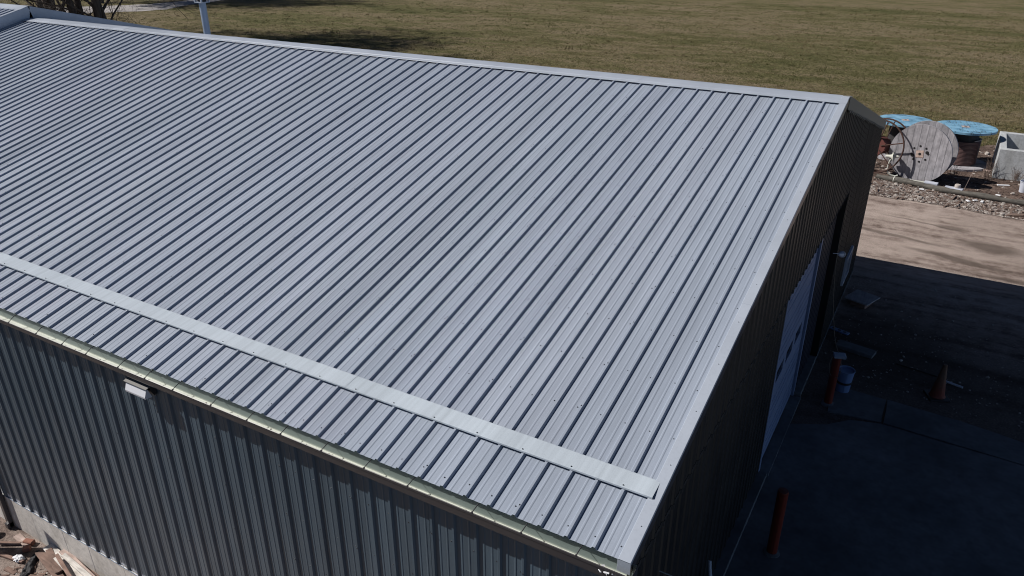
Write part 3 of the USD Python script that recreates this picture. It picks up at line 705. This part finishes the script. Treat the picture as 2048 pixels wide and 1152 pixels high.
obj('upper_pail', MB().lathe([(.13, .245), (.148, .46), (.155, .46), (.155, .475), (.14, .475), (.13, .44), (.01, .43)], n=24), M['bucket'], bk, smooth=40)
rd = thing('pipe_offcut', 'short white pipe lying on the dirt beside the traffic cone', 'pipe', (2.30, 10.92, .03))
obj('tube_body', MB().tube([(-.02, .03, 0), (.30, -.06, 0)], .022, 10), M['white'], rd)
rd2 = thing('steel_rod', 'long dark steel rod lying across the dirt behind the traffic cone', 'rod', (1.4, 11.2, .025))
obj('rod_body', MB().tube([(0, 0, 0), (.75, -.13, 0)], .014, 8), M['black'], rd2)
bd = thing('loose_board', 'grey board on a timber block beside the gable wall', 'board', (.42, 13.62, .012))
obj('board_top', MB().box((0, 0, .20), (.55, .62, .03), rz(-.35) , bev=.004), M['greywood'], bd)
obj('block', MB().box((0, .05, .09), (.35, .40, .18), rz(-.3), bev=.01), M['board_brown'], bd)
pk = thing('paving_slab', 'dark concrete slab lying on the dirt next to the gable wall', 'slab', (.62, 11.35, .012))
obj('slab_body', MB().box((0, 0, .04), (.75, .28, .08), rz(-.2), bev=.012), M['apron'], pk)
wb = thing('perforated_plate', 'pale plate with dark holes lying by the foot of the gable wall', 'plate', (.20, 12.05, .012))
obj('plate', MB().box((0, 0, .02), (.42, .12, .03), rz(-.35), bev=.006), M['bucket'], wb)
for q in (-.13, .0, .12): obj('hole', MB().lathe([(.035, 0), (.035, .006)], (q * math.cos(.35), -q * math.sin(.35), .032), n=12), M['black'], wb)
ln = thing('leaning_pipe', 'white pipe leaning against the dark gable wall at the frame edge', 'pipe', (.18, 2.75, .04))
obj('tube_body', MB().tube([(0, 0, 0), (-.24, .38, 1.02)], .02, 10).tube([(.04, .12, 0), (-.24, .39, 1.0)], .014, 8), M['steel'], ln)

def pebbles(name, poly, n, size, mat, label=None, z=.012, seed=1, flat=.6):
    r = np.random.default_rng(seed); mb = MB(); minx, miny, maxx, maxy = poly.bounds; c = 0
    ico = trimesh.creation.icosahedron(); from shapely.geometry import Point
    from shapely.prepared import prep
    pp = prep(poly)
    while c < n:
        x, y = r.uniform(minx, maxx), r.uniform(miny, maxy)
        if not pp.contains(Point(x, y)): continue
        s = size * r.lognormal(0, .45); v = ico.vertices * r.uniform(.6, 1.25, (12, 1)) * [s, s * r.uniform(.6, 1), s * flat]
        mb.add(v @ rz(r.uniform(0, 6.3)).T + [x, y, float(G(x, y)) + z + s * flat * .4], ico.faces); c += 1
    return obj(name, mb, mat, kind='stuff', label=label)
def chips(name, poly, n, ln, mat, label=None, z=.03, seed=2):
    r = np.random.default_rng(seed); mb = MB(); minx, miny, maxx, maxy = poly.bounds; c = 0
    from shapely.geometry import Point
    from shapely.prepared import prep
    pp = prep(poly)
    while c < n:
        x, y = r.uniform(minx, maxx), r.uniform(miny, maxy)
        if not pp.contains(Point(x, y)): continue
        L = ln * r.lognormal(0, .5); t = r.uniform(-.25, .25); ct, st_ = math.cos(t), math.sin(t)
        mb.box((x, y, float(G(x, y)) + z + L * abs(st_) * .5), (L, L * r.uniform(.12, .35), L * .1), rz(r.uniform(0, 6.3)) @ np.array([[ct, 0, -st_], [0, 1, 0], [st_, 0, ct]])); c += 1
    return obj(name, mb, mat, kind='stuff', label=label)
vis_verge = verge.intersection(sbox(-1.5, 21, 6, 25.3)); vis_bed = bed.intersection(sbox(-2.5, 24, 6.5, 33))
pebbles('loose_gravel', vis_verge, 1500, .028, M['stone'], 'pale loose stones scattered along the gravel verge', .022, 3)
chips('twig_litter', vis_verge.intersection(sbox(-2, 22.9, 7, 25)), 1100, .10, M['chips'], 'dark twigs and bark scraps strewn on the gravel verge', .03, 4)
chips('bark_litter', vis_bed, 2200, .09, M['chips'], 'brown bark and leaf scraps on the bare earth around the reels', .04, 5)
pebbles('rubble', vis_bed, 420, .035, M['stone'], 'pale stones scattered over the bare earth around the reels', .034, 6)
pebbles('yard_grit', sbox(.1, 9.9, 5, 16), 700, .014, M['stone'], 'small pale stones on the shaded dirt by the gable', .01, 8)

# ------------------------------------------------------------------ cable reels
ZB = -.25 + .036
def flange(mb_done, R, th, n_plank, axis_x=True): pass
def reel_local(t, R, th, width, drum_r, mat_top, planks=9, hub=True, cable=None, mat_flange=None):
    """reel with its axis along local +z, lower flange at 0; flanges are built plank by plank"""
    def disc(z0, mat, name, bolts):
        wpl = 2 * R / planks
        main = obj(name, MB().lathe([(R - .012, z0 + th * .3), (R - .012, z0 + th * .7)], n=64), mat, t)
        for k in range(planks):
            a, b = -R + k * wpl + .0045, -R + (k + 1) * wpl - .0045
            pl = Polygon([(R * math.cos(q), R * math.sin(q)) for q in np.arange(96) / 96 * 2 * math.pi]).intersection(sbox(a, -R, b, R))
            if pl.is_empty: continue
            up = RNG.uniform(-.002, .002)
            m = trimesh.creation.extrude_polygon(pl, th, engine='earcut'); m.apply_translation([0, 0, z0 + up])
            obj('plank', m, mat, main)
        return main
    lo = disc(0.0, mat_flange or mat_top, 'flange', False); hi = disc(width - th, mat_top, 'flange', True)
    zt = width
    obj('hub_plate', MB().box((0, 0, zt + .004), (.24, .24, .012), rz(.1)), M['board_pink'], hi)
    obj('arbor_hole', MB().lathe([(.045, 0), (.045, .006)], (0, 0, zt + .009), n=18), M['black'], hi)
    if hub:
        for k in range(8):
            a = k / 8 * 2 * math.pi + .12; obj('bolt_hole', MB().lathe([(.036, 0), (.036, .005)], (.27 * math.cos(a), .27 * math.sin(a), zt + .0015), n=14), M['black'], hi)
        for a in (.10 + math.pi + .25, .35): obj('drive_hole', MB().lathe([(.058, 0), (.058, .005)], (.235 * math.cos(a), .235 * math.sin(a), zt + .0015), n=16), M['black'], hi)
    obj('drum', MB().lathe([(drum_r, th), (drum_r, width - th)], n=40), M['drum'], t, smooth=40)
    if cable:
        z0c, z1c, rc = cable; r_ = .024; mb = MB(); z = z0c
        a = np.linspace(0, 2 * math.pi, 41)
        prof = []
        while z < z1c:
            prof += [(rc + r_ * math.sin(q), z + r_ - r_ * math.cos(q)) for q in (0, .25 * math.pi, .5 * math.pi, .75 * math.pi)]; z += 2 * r_
        prof.append((rc, z)); prof = [(drum_r, z0c)] + prof + [(drum_r, z)]
        obj('wound_cable', MB().lathe(prof, n=44), M['cable'], t, smooth=50)
        wv = [(rc * 1.03 * math.cos(q), rc * 1.03 * math.sin(q), z + .02 + .03 * math.sin(2.2 * q)) for q in np.linspace(-2.6, .5, 30)]
        obj('loose_end', MB().tube(wv, .02, 7), M['cable_light'], t)
r1 = thing('cable_reel', 'blue topped wooden cable reel partly hidden behind the building corner', 'cable reel', (-.20, 28.55, ZB), 12)
reel_local(r1, .98, .075, 1.40, .5, M['bluewood'], 9, hub=False, mat_flange=M['greywood'])
r2 = thing('cable_reel', 'blue topped wooden cable reel wound with cable beside the concrete box', 'cable reel', (1.82, 28.50, ZB), 100)
reel_local(r2, 1.04, .075, 1.40, .52, M['bluewood'], 9, hub=False, cable=(.10, .95, .60), mat_flange=M['greywood'])
# grey reel on its edge
x = UsdGeom.Xform.Define(stage, numbered('/World/cable_reel')); AX = np.array([-.20, -.965, .0]); AX /= np.linalg.norm(AX)
u_ = np.array([0, 0, 1.0]); s_ = np.cross(u_, AX)
RR = 1.0; base = np.array([.62, 25.25, ZB + RR]) - AX * .80
x.AddTransformOp().Set(Gf.Matrix4d(*s_, 0, *u_, 0, *AX, 0, *base, 1))
r3 = meta(x.GetPrim(), 'weathered grey wooden cable reel standing on its edge', 'cable reel')
reel_local(r3, RR, .075, .80, .45, M['greywood'], 9)

# rusty steel reel frame
def frame_local(t, R, width):
    for z in (0, width):
        a = np.linspace(0, 2 * math.pi, 49); ring = obj('ring', MB().tube([(R * math.cos(q), R * math.sin(q), z) for q in a], .028, 7, caps=False), M['rust'], t)
        for k in range(6):
            q = k / 6 * 2 * math.pi + .3; obj('spoke', MB().tube([(.16 * math.cos(q), .16 * math.sin(q), z), (R * math.cos(q), R * math.sin(q), z)], .02, 6), M['rust'], ring)
    obj('core', MB().lathe([(.30, .02), (.30, width - .02)], n=20), M['redrust'], t)
    for k in range(8):
        q = k / 8 * 2 * math.pi; obj('core_bar', MB().tube([(.32 * math.cos(q), .32 * math.sin(q), 0), (.32 * math.cos(q + .5), .32 * math.sin(q + .5), width)], .016, 6), M['redrust'], t)
x = UsdGeom.Xform.Define(stage, numbered('/World/steel_reel')); AX2 = np.array([-.28, -.95, .12]); AX2 /= np.linalg.norm(AX2)
s2 = np.cross([0, 0, 1.0], AX2); s2 /= np.linalg.norm(s2); u2 = np.cross(AX2, s2)
base2 = np.array([-.62, 25.95, ZB + .98])
x.AddTransformOp().Set(Gf.Matrix4d(*s2, 0, *u2, 0, *AX2, 0, *base2, 1))
frame_local(meta(x.GetPrim(), 'rusty open steel reel frame leaning by the building corner', 'reel frame'), .93, .62)

# old yard lamp lying against the log
yl = thing('yard_lamp', 'cream barn lamp with bent pipe stem lying by the log', 'lamp', (-.12, 25.15, ZB + .12))
st_ = CubicSpline(np.arange(6), np.array([(.22, .02, .06), (.05, 0, .03), (-.10, -.01, .10), (-.15, 0, .26), (-.14, 0, .45), (-.11, 0, .60)]))(np.linspace(0, 5, 30))
obj('stem', MB().tube(st_, .024, 9), M['sconce'], yl, smooth=60)
obj('dish', MB().lathe([(.05, -.12), (.07, -.05), (.17, .03), (.175, .035), (.165, .035), (.06, -.04)], (-.06, 0, .70), (1, -.15, .12), 24, closed=False), M['sconce'], yl, smooth=40)
obj('socket', MB().lathe([(.03, -.24), (.055, -.22), (.055, -.06), (.045, -.04)], (-.06, 0, .70), (1, -.15, .12), 16), M['sconce'], yl, smooth=40)
obj('bulb', MB().lathe([(.035, 0), (.05, .08), (.05, .14), (.03, .19), (.0, .2)], (-.06, 0, .70), (1, -.15, .12), 16), M['sconce'], yl, smooth=40)

# log border
lg = thing('timber_log', 'weathered grey log lying along the edge of the gravel', 'log', (0, 0, 0))
lp = np.array([(-.55, 25.10, 0), (.6, 24.80, 0), (1.9, 24.48, 0), (3.2, 24.36, 0), (5.2, 24.28, 0), (8, 24.2, 0)])
cs = CubicSpline(lp[:, 0], lp[:, 1]); xx = np.linspace(-.55, 8, 60)
lv = MB(); pts = np.column_stack([xx, cs(xx), np.full(60, -.25 + .036 + .07) + .012 * np.sin(xx * 3)])
lv.tube(pts, .10 + .012 * np.sin(xx * 5) + .006 * np.sin(xx * 17), 12)
lm = lv.mesh(); lm.vertices += (meshkit.fbm(lm.vertices * [2, 14, 14], 3, 4)[:, None] - .5) * .03
obj('trunk_body', lm, M['pole'], lg, smooth=50)
obj('strap', MB().lathe([(.117, -.012), (.117, .012)], tuple(pts[4]), (1, -.25, 0), 14), M['sconce'], lg)
for i, (x0, y0, s_, a_, lb, ct, nm) in enumerate([(.42, 24.98, (.30, .16, .05), .2, 'crumpled white scrap on the log below the grey reel', 'scrap', 'metal_scrap'), (.66, 24.98, (.62, .06, .05), -.05, 'long pale stick lying behind the log under the grey reel', 'stick', 'wood_stick'), (1.18, 24.84, (.42, .22, .10), -.12, 'bluish square plate lying on the log', 'plate', 'metal_plate'), (1.88, 24.68, (.55, .26, .06), -.15, 'flat bluish tray lying on the earth behind the log', 'tray', 'metal_tray')]):
    t = thing(nm, lb, ct, (x0, y0, ZB + .03)); obj('piece', MB().box((0, 0, s_[2] / 2 + .06), s_, rz(a_), bev=.01), M['sconce' if i == 1 else ('litter' if i == 0 else 'clear')], t)
cn2 = thing('tin_can', 'grey can standing on the flat tray behind the log', 'can', (1.98, 24.76, ZB + .14)); obj('can_body', MB().lathe([(.09, 0), (.095, .02), (.095, .10), (.08, .12), (.0, .12)], n=18), M['stone'], cn2, smooth=40)
for k, (x0, y0) in enumerate([(.95, 24.42), (2.55, 24.02), (2.75, 24.0), (2.35, 23.85), (3.2, 25.0), (3.35, 26.3)]):
    t = thing('litter_scrap', ['white scrap on the gravel in front of the log', 'white scrap on the gravel, left of a close pair', 'white scrap on the gravel, right of a close pair', 'pale stone sized scrap on the gravel below the white pair', 'pale scrap on the earth just behind the log end', 'white paper scrap in front of the concrete box'][k], 'litter', (x0, y0, float(G(x0, y0)) + .035))
    obj('piece', MB().box((0, 0, .02), (.16 if k != 5 else .4, .09, .035), rz(k * .7), bev=.012), M['litter'], t)
# concrete box
bx = thing('concrete_box', 'open topped precast concrete box with cracked pale walls', 'concrete box', (3.0, 27.12, ZB))
Lx, Ly, Hh, th = 3.4, 2.9, 1.06, .22
rzb = 0.03
mbx = MB(); mbx.box((Lx / 2, th / 2, Hh / 2), (Lx, th, Hh), bev=.015)
obj('front_wall', mbx, M['precast'], bx)
obj('back_wall', MB().box((Lx / 2, Ly - th / 2, Hh / 2), (Lx, th, Hh), bev=.015), M['precast'], bx)
for xx_ in (th / 2, Lx - th / 2): obj('side_wall', MB().box((xx_, Ly / 2, Hh / 2), (th, Ly - 2 * th - .002, Hh - .002), bev=.012), M['precast'], bx)
obj('floor_slab', MB().box((Lx / 2, Ly / 2, .06), (Lx - 2 * th, Ly - 2 * th, .12)), M['precast'], bx)
pb = thing('plastic_bucket', 'cloudy white plastic bucket on the earth at the frame edge', 'bucket', (3.93, 25.85, ZB))
obj('pail', MB().lathe([(.13, 0), (.165, .36), (.178, .36), (.178, .38), (.158, .38), (.125, .02), (.0, .02)], n=24, closed=False), M['clear'], pb, smooth=40)
obj('handle', MB().tube([(.17 * math.cos(q), .17 * math.sin(q), .36 + .10 * math.sin(q)) for q in np.linspace(0, math.pi, 14)], .005, 5), M['sconce'], pb)
# dry weeds
def weed(loc, label, n, h, seed):
    r = np.random.default_rng(seed); mb = MB()
    for k in range(n):
        a = r.uniform(0, 6.3); p0 = np.array([r.normal(0, .10), r.normal(0, .10), 0]); L = h * r.uniform(.5, 1.1); d = np.array([math.cos(a), math.sin(a), 0]) * r.uniform(.1, .5) * L
        q = np.linspace(0, 1, 5)[:, None]; mb.tube(p0 + q * [0, 0, L] + q ** 2 * d, np.linspace(.006, .0025, 5), 4, caps=False)
        for j in range(4):
            s0 = p0 + r.uniform(.3, .95) * np.array([0, 0, L]) + .4 * d; mb.tube([s0, s0 + r.normal(0, .10, 3) + [0, 0, .06]], [.0035, .002], 3, caps=False)
    t = thing('dry_weed', label, 'weed', loc); obj('stems', mb, M['chips'], t)
weed((2.85, 27.0, ZB), 'tall brown dry weed at the left corner of the concrete box', 24, .75, 1)
weed((3.75, 26.95, ZB), 'dark branching dry weed in front of the concrete box', 22, .5, 2)
weed((1.75, 26.3, ZB), 'sparse pale weed stalks between the grey reel and the log', 12, .55, 3)
weed((-.35, 27.0, ZB), 'brush of dry weed behind the rusty reel frame', 26, .8, 4)
pl = thing('pallet_board', 'pale broken board on the ground between reel and concrete box', 'board', (2.5, 28.0, ZB)); obj('plank', MB().box((.1, 0, .03), (.8, .12, .05), rz(-.2), bev=.006), M['board_pink'], pl)
ps = thing('thin_stake', 'thin pale stake leaning in front of the reels', 'stake', (2.18, 24.95, ZB)); obj('stick', MB().tube([(0, 0, 0), (.16, .25, .75)], .005, 5), M['board_pink'], ps)

# ------------------------------------------------------------------ rubble and boards at the foot of the front wall
def gz(x, y): return float(G(x, y)) + .012
def plank_thing(x, y, L, w, th, ang, z, tilt, mat, label, roll=0.0):
    t = thing('scrap_board', label, 'board', (x, y, gz(x, y) + z))
    ct, st = math.cos(tilt), math.sin(tilt); cr, sr = math.cos(roll), math.sin(roll)
    R = rz(ang) @ np.array([[ct, 0, st], [0, 1, 0], [-st, 0, ct]]) @ np.array([[1, 0, 0], [0, cr, -sr], [0, sr, cr]])
    m = MB().box((0, 0, 0), (L, w, th), bev=.004).mesh().subdivide().subdivide()
    m.vertices[:, 1] *= 1 + .25 * (meshkit.fbm(np.column_stack([m.vertices[:, 0] * 9 + x * 7, m.vertices[:, 1] * 0, m.vertices[:, 2] * 0]), 3, 3) - .5)
    e = np.abs(m.vertices[:, 0]) > L / 2 - .02; m.vertices[e, 0] += .05 * (meshkit.noise(m.vertices[e] * [0, 40, 0] + x * 3, 5) - .5)
    m.vertices = m.vertices @ R.T; obj('plank', m, mat, t)
B3 = ['board_brown', 'board_pink', 'board_white']
lumber = [(-8.98, -.22, 1.15, .12, .035, -.20, .06, .02, 'board_brown', 'reddish brown board, outermost of the boards by the foundation'),
          (-9.12, -.13, .55, .09, .03, -.32, .12, .08, 'board_brown', 'short dark board lying over the outermost brown board'),
          (-8.86, -.09, 1.25, .14, .03, -.14, .12, .01, 'board_white', 'wide whitewashed board in the middle of the heap'),
          (-8.62, -.03, 1.05, .10, .03, -.12, .16, .03, 'board_pink', 'pale pinkish board on top of the heap against the foundation'),
          (-8.55, -.07, .95, .07, .03, -.10, .19, .0, 'board_white', 'narrow white board on top of the wide white one'),
          (-8.35, .0, 1.4, .09, .035, -.08, .08, .01, 'board_brown', 'long brown board tight against the foundation'),
          (-8.3, -.17, .9, .08, .03, -.35, .10, -.03, 'board_pink', 'faded splintered board at the near end of the heap'),
          (-9.68, -.09, .36, .10, .03, -.10, .03, .0, 'board_pink', 'pale flat board end by the foundation beyond the tarp'),
          (-9.78, -.22, .35, .04, .04, .55, .04, .05, 'board_brown', 'dark stick lying beyond the tarp on the sand'),
          (-9.60, -.40, .75, .05, .035, .18, .03, .0, 'board_brown', 'thin dark stick across the tarp edge on the sand')]
lumber += [(-8.95, -.34, .70, .06, .03, .35, .03, .0, 'board_brown', 'short brown stick lying across the dirt outside the boards'),
           (-8.80, -.16, .60, .05, .03, -.26, .21, .03, 'board_brown', 'narrow brown batten on top of the whitewashed board'),
           (-8.70, -.27, .50, .08, .025, .05, .05, .02, 'board_white', 'small white broken board at the outer foot of the heap'),
           (-8.40, -.30, .80, .07, .03, -.45, .04, .0, 'board_pink', 'slanting faded board at the outer near side of the heap')]
for (x0, y0, L, w, th_, an, z_, ti, mt, lb) in lumber:
    if x0 > -9.5: x0 += .36
    plank_thing(x0, y0, L, w, th_, an, z_, ti, M[mt], lb)
chp = Polygon([(-10, -1.1), (-8, -1.1), (-7.6, -.05), (-9.9, -.05)])
chips('wood_splinters', Polygon([(-9.4, -.9), (-8, -.9), (-7.7, -.05), (-9.1, -.05), (-9.3, -.3)]), 380, .045, M['board_brown'], 'brown wood splinters on the dirt under the boards', .014, 11)
pebbles('broken_rubble', Polygon([(-9.35, -1.0), (-8, -1.0), (-7.8, -.03), (-9.0, -.03), (-9.2, -.3)]), 300, .015, M['stone'], 'pale broken stone bits on the dirt by the boards', .004, 12)
for k, (x0, y0, a_) in enumerate([(-9.55, -.06, .3), (-9.44, -.16, .9)]):
    t = thing('brick_piece', ['orange broken brick against the foundation', 'small orange brick bit beside the tarp'][k], 'brick', (x0, y0, gz(x0, y0))); obj('lump', MB().box((0, 0, .04), (.17 - .06 * k, .09, .07), rz(a_), bev=.012), M['brick'], t)
# black tarp heap
nx, ny = 26, 48; U, Vv = np.meshgrid(np.linspace(-.085, .085, nx), np.linspace(-.26, .62, ny), indexing='ij')
wd = .55 + .5 * sm((Vv + .26) / .5)
ux, uy = .58, -.81; Xw = -9.10 + Vv * ux - U * wd * uy + .02 * np.sin(Vv * 9); Yw = -.30 + Vv * uy + U * wd * ux
hgt = .012 + .17 * (meshkit.fbm(np.stack([Xw * 11, Yw * 9, Xw * 0], -1), 4, 8) - .3) * (1 - (np.abs(U) / .085) ** 3); hgt = np.maximum(hgt, .005)
Pv = np.stack([Xw, Yw, G(Xw, Yw) + .014 + hgt], -1).reshape(-1, 3); i_, j_ = np.meshgrid(np.arange(nx - 1), np.arange(ny - 1), indexing='ij'); a_ = (i_ * ny + j_).ravel()
tp = thing('black_tarp', 'crumpled black tarp strip lying across the dirt to the foundation', 'tarp', (0, 0, 0))
obj('sheet', trimesh.Trimesh(Pv, np.vstack([np.stack([a_, a_ + ny, a_ + ny + 1], 1), np.stack([a_, a_ + ny + 1, a_ + 1], 1)]), process=False), M['tarp'], tp, smooth=True)
pbag = thing('plastic_bag', 'crumpled clear plastic wrap beside the black tarp', 'plastic wrap', (-9.36, -.33, gz(-9.36, -.33) + .03))
ic = trimesh.creation.icosphere(3, 1.0); ic.vertices *= (.5 + 1.0 * meshkit.fbm(ic.vertices * 3, 3, 2))[:, None] * [.09, .06, .04]; obj('wrap', ic, M['litter'], pbag)
pt = thing('splash_bowl', 'dark round pot lying beside the downspout foot', 'pot', (-10.22, -.24, gz(-10.22, -.24))); obj('pot', MB().lathe([(.07, 0), (.085, .10), (.06, .11)], n=18), M['black'], pt, smooth=40)
# unseen board added left of the view, outlined to shade the sand and foundation
pw = thing('propped_board', 'unseen board added out of view to cast the foundation shadow', 'board', (-10.9, 0, 0))
obj('sheet', MB().sweep([(-.78, -.62), (-.747, .45), (-.639, 1.05), (-.63, 1.435), (-.756, 1.62), (-.773, 1.43), (-.87, 1.02), (-.926, .64), (-.98, -.62)], lambda p: np.array([-.012, p[0], p[1]]), lambda p: np.array([.012, p[0], p[1]])), M['board_pink'], pw)

# ------------------------------------------------------------------ bare trees
def tree(name, loc, label, stems, height, r0, seed, levels=4, spread=.5, droop=0.0, twig_r=.012, kids=(5, 8)):
    r = np.random.default_rng(seed); trunk, crown = MB(), MB(); t = thing(name, label, 'tree', loc)
    def branch(p, d, L, rad, lev):
        n = 5 if lev < 2 else 4; pts = [p]; dd = d / np.linalg.norm(d)
        for k in range(n - 1):
            dd = dd + r.normal(0, .10 + .05 * lev, 3) + np.array([0, 0, .06 - droop * lev * .05]); dd /= np.linalg.norm(dd); pts.append(pts[-1] + dd * L / (n - 1))
        pts = np.array(pts); rr = np.linspace(rad, rad * .45, n)
        (trunk if lev < 2 else crown).tube(pts, rr, 9 if lev == 0 else (6 if lev < 2 else (4 if lev < 3 else 3)), caps=False)
        if lev >= levels: return
        nk = r.integers(*kids) + (4 if lev == 0 else 0)
        for k in range(nk):
            f = r.uniform(.28 if lev == 0 else .2, 1.0); i = min(int(f * (n - 1)), n - 2); q = pts[i] + (pts[i + 1] - pts[i]) * (f * (n - 1) - i)
            ax = r.normal(0, 1, 3); ax -= dd * (ax @ dd); ax /= np.linalg.norm(ax) + 1e-9
            nd = dd * r.uniform(.35, .9) + ax * r.uniform(.5, 1.0) + np.array([0, 0, .15 - droop * .25]); branch(q, nd, L * r.uniform(.38, .62), max(twig_r * .5, np.interp(f, [0, 1], [rad, rad * .45]) * r.uniform(.35, .55)), lev + 1)
    for (ox, oy, lx, ly, rs, hs) in stems: branch(np.array([ox, oy, -.3]), np.array([lx, ly, 1.0]), height * hs, r0 * rs, 0)
    obj('trunk', trunk, M['bark'], t, smooth=60); obj('crown', crown, M['twig'], t)
gy = -.25
def ray_xy(u, v, d):
    q = _F * FPX + _R * (u - 1024) + _D * (v - 576); k = d / math.hypot(q[0], q[1]); return CAM + q * k
c0 = ray_xy(150, 40, 49)
vx = np.array([_rt[0], _rt[1]])
def so(s, lean, rs, hs, back=0.0): o = vx * s; return (o[0] + back * _fw[0], o[1] + back * _fw[1], vx[0] * lean, vx[1] * lean, rs, hs)
tree('maple_tree', (c0[0], c0[1], gy), 'bare dark tree with many close stems behind the roof step', [so(-1.3, -.22, .75, .55, .3), so(-.75, -.10, 1.35, .8), so(-.1, -.06, 1.15, .85, .4), so(.45, -.07, 1.2, .8, -.3), so(1.0, .02, 1.3, .9), so(1.45, .30, .8, .6)], 13.0, .20, 21, 4, droop=.75, kids=(4, 7))
c1 = (-62.5, 32.4); tree('oak_tree', (c1[0], c1[1], gy), 'large bare tree beyond the roof whose shadow falls on the lawn', [(0, 0, .08, .03, 1.0, .62), (.5, .2, .3, .1, .7, .55)], 31.0, .42, 33, 4, kids=(7, 10), twig_r=.045)
c2 = (-85.0, 52.0); tree('oak_tree', (c2[0], c2[1], gy), 'farthest bare tree beside the pale lane', [(0, 0, .05, .03, 1.0, .62), (-.4, .2, -.2, .2, .7, .5)], 29.0, .40, 35, 4, kids=(7, 10), twig_r=.045)

# ------------------------------------------------------------------ grass tufts over the lawn in view
def tuft(seed, h):
    r = np.random.default_rng(seed); mb = MB()
    for k in range(7):
        a = r.uniform(0, 6.3); p0 = np.array([r.normal(0, .05), r.normal(0, .05), 0]); L = h * r.uniform(.5, 1.2); w = .008; s = np.array([-math.sin(a), math.cos(a), 0]) * w
        tip = p0 + [math.cos(a) * L * .7, math.sin(a) * L * .7, L]
        mb.add([p0 - s, p0 + s, tip], [[0, 1, 2]])
    return mb
pi = UsdGeom.PointInstancer.Define(stage, '/World/lawn_grass'); meta(pi.GetPrim(), 'short dormant brown and green grass covering the field', None, None, 'stuff')
protos = []
for k, mt in enumerate(['drygrass', 'greengrass', 'paledry', 'drygrass']):
    protos.append(usdkit.mesh(stage, f'/World/lawn_grass/tuft_{k:03d}' if k else '/World/lawn_grass/tuft', tuft(50 + k, .030 + .006 * k).mesh(), M[mt]).GetPath())
pi.CreatePrototypesRel().SetTargets(protos)
N = 90000; r = np.random.default_rng(77)
uu = r.uniform(-60, 2110, N); dd_ = 1 / r.uniform(1 / 95., 1 / 23., N) 
lat = (uu - 1024) / FPX; az = np.arctan2(lat, math.cos(PITCH) + .0)
dirs = np.cos(az)[:, None] * _fw[:2] + np.sin(az)[:, None] * _rt[:2]
P = CAM[:2] + dirs * dd_[:, None]
from shapely import contains_xy
bad = contains_xy(yard, P[:, 0], P[:, 1]) | contains_xy(bed, P[:, 0], P[:, 1]) | contains_xy(verge, P[:, 0], P[:, 1]) | contains_xy(lane, P[:, 0], P[:, 1]) | ((P[:, 0] > -30) & (P[:, 0] < .5) & (P[:, 1] < 16.0))
P = P[~bad]; n = len(P)
patch = meshkit.fbm(np.column_stack([P * .22, np.zeros(n)]), 3, 5)
idx = np.where(patch + r.normal(0, .10, n) > .53, 1, r.choice([0, 2, 3], n)).astype(np.int32)
sc = (r.lognormal(0, .3, n) * (.8 + .012 * np.linalg.norm(P - CAM[:2], axis=1))).astype(np.float32)
an = r.uniform(0, 2 * math.pi, n)
pi.CreateProtoIndicesAttr(Vt.IntArray.FromNumpy(idx))
pi.CreatePositionsAttr(Vt.Vec3fArray.FromNumpy(np.column_stack([P, G(P[:, 0], P[:, 1])]).astype(np.float32)))
pi.CreateScalesAttr(Vt.Vec3fArray.FromNumpy(np.column_stack([sc, sc, sc])))
pi.CreateOrientationsAttr(Vt.QuathArray([Gf.Quath(float(math.cos(a / 2)), 0, 0, float(math.sin(a / 2))) for a in an]))
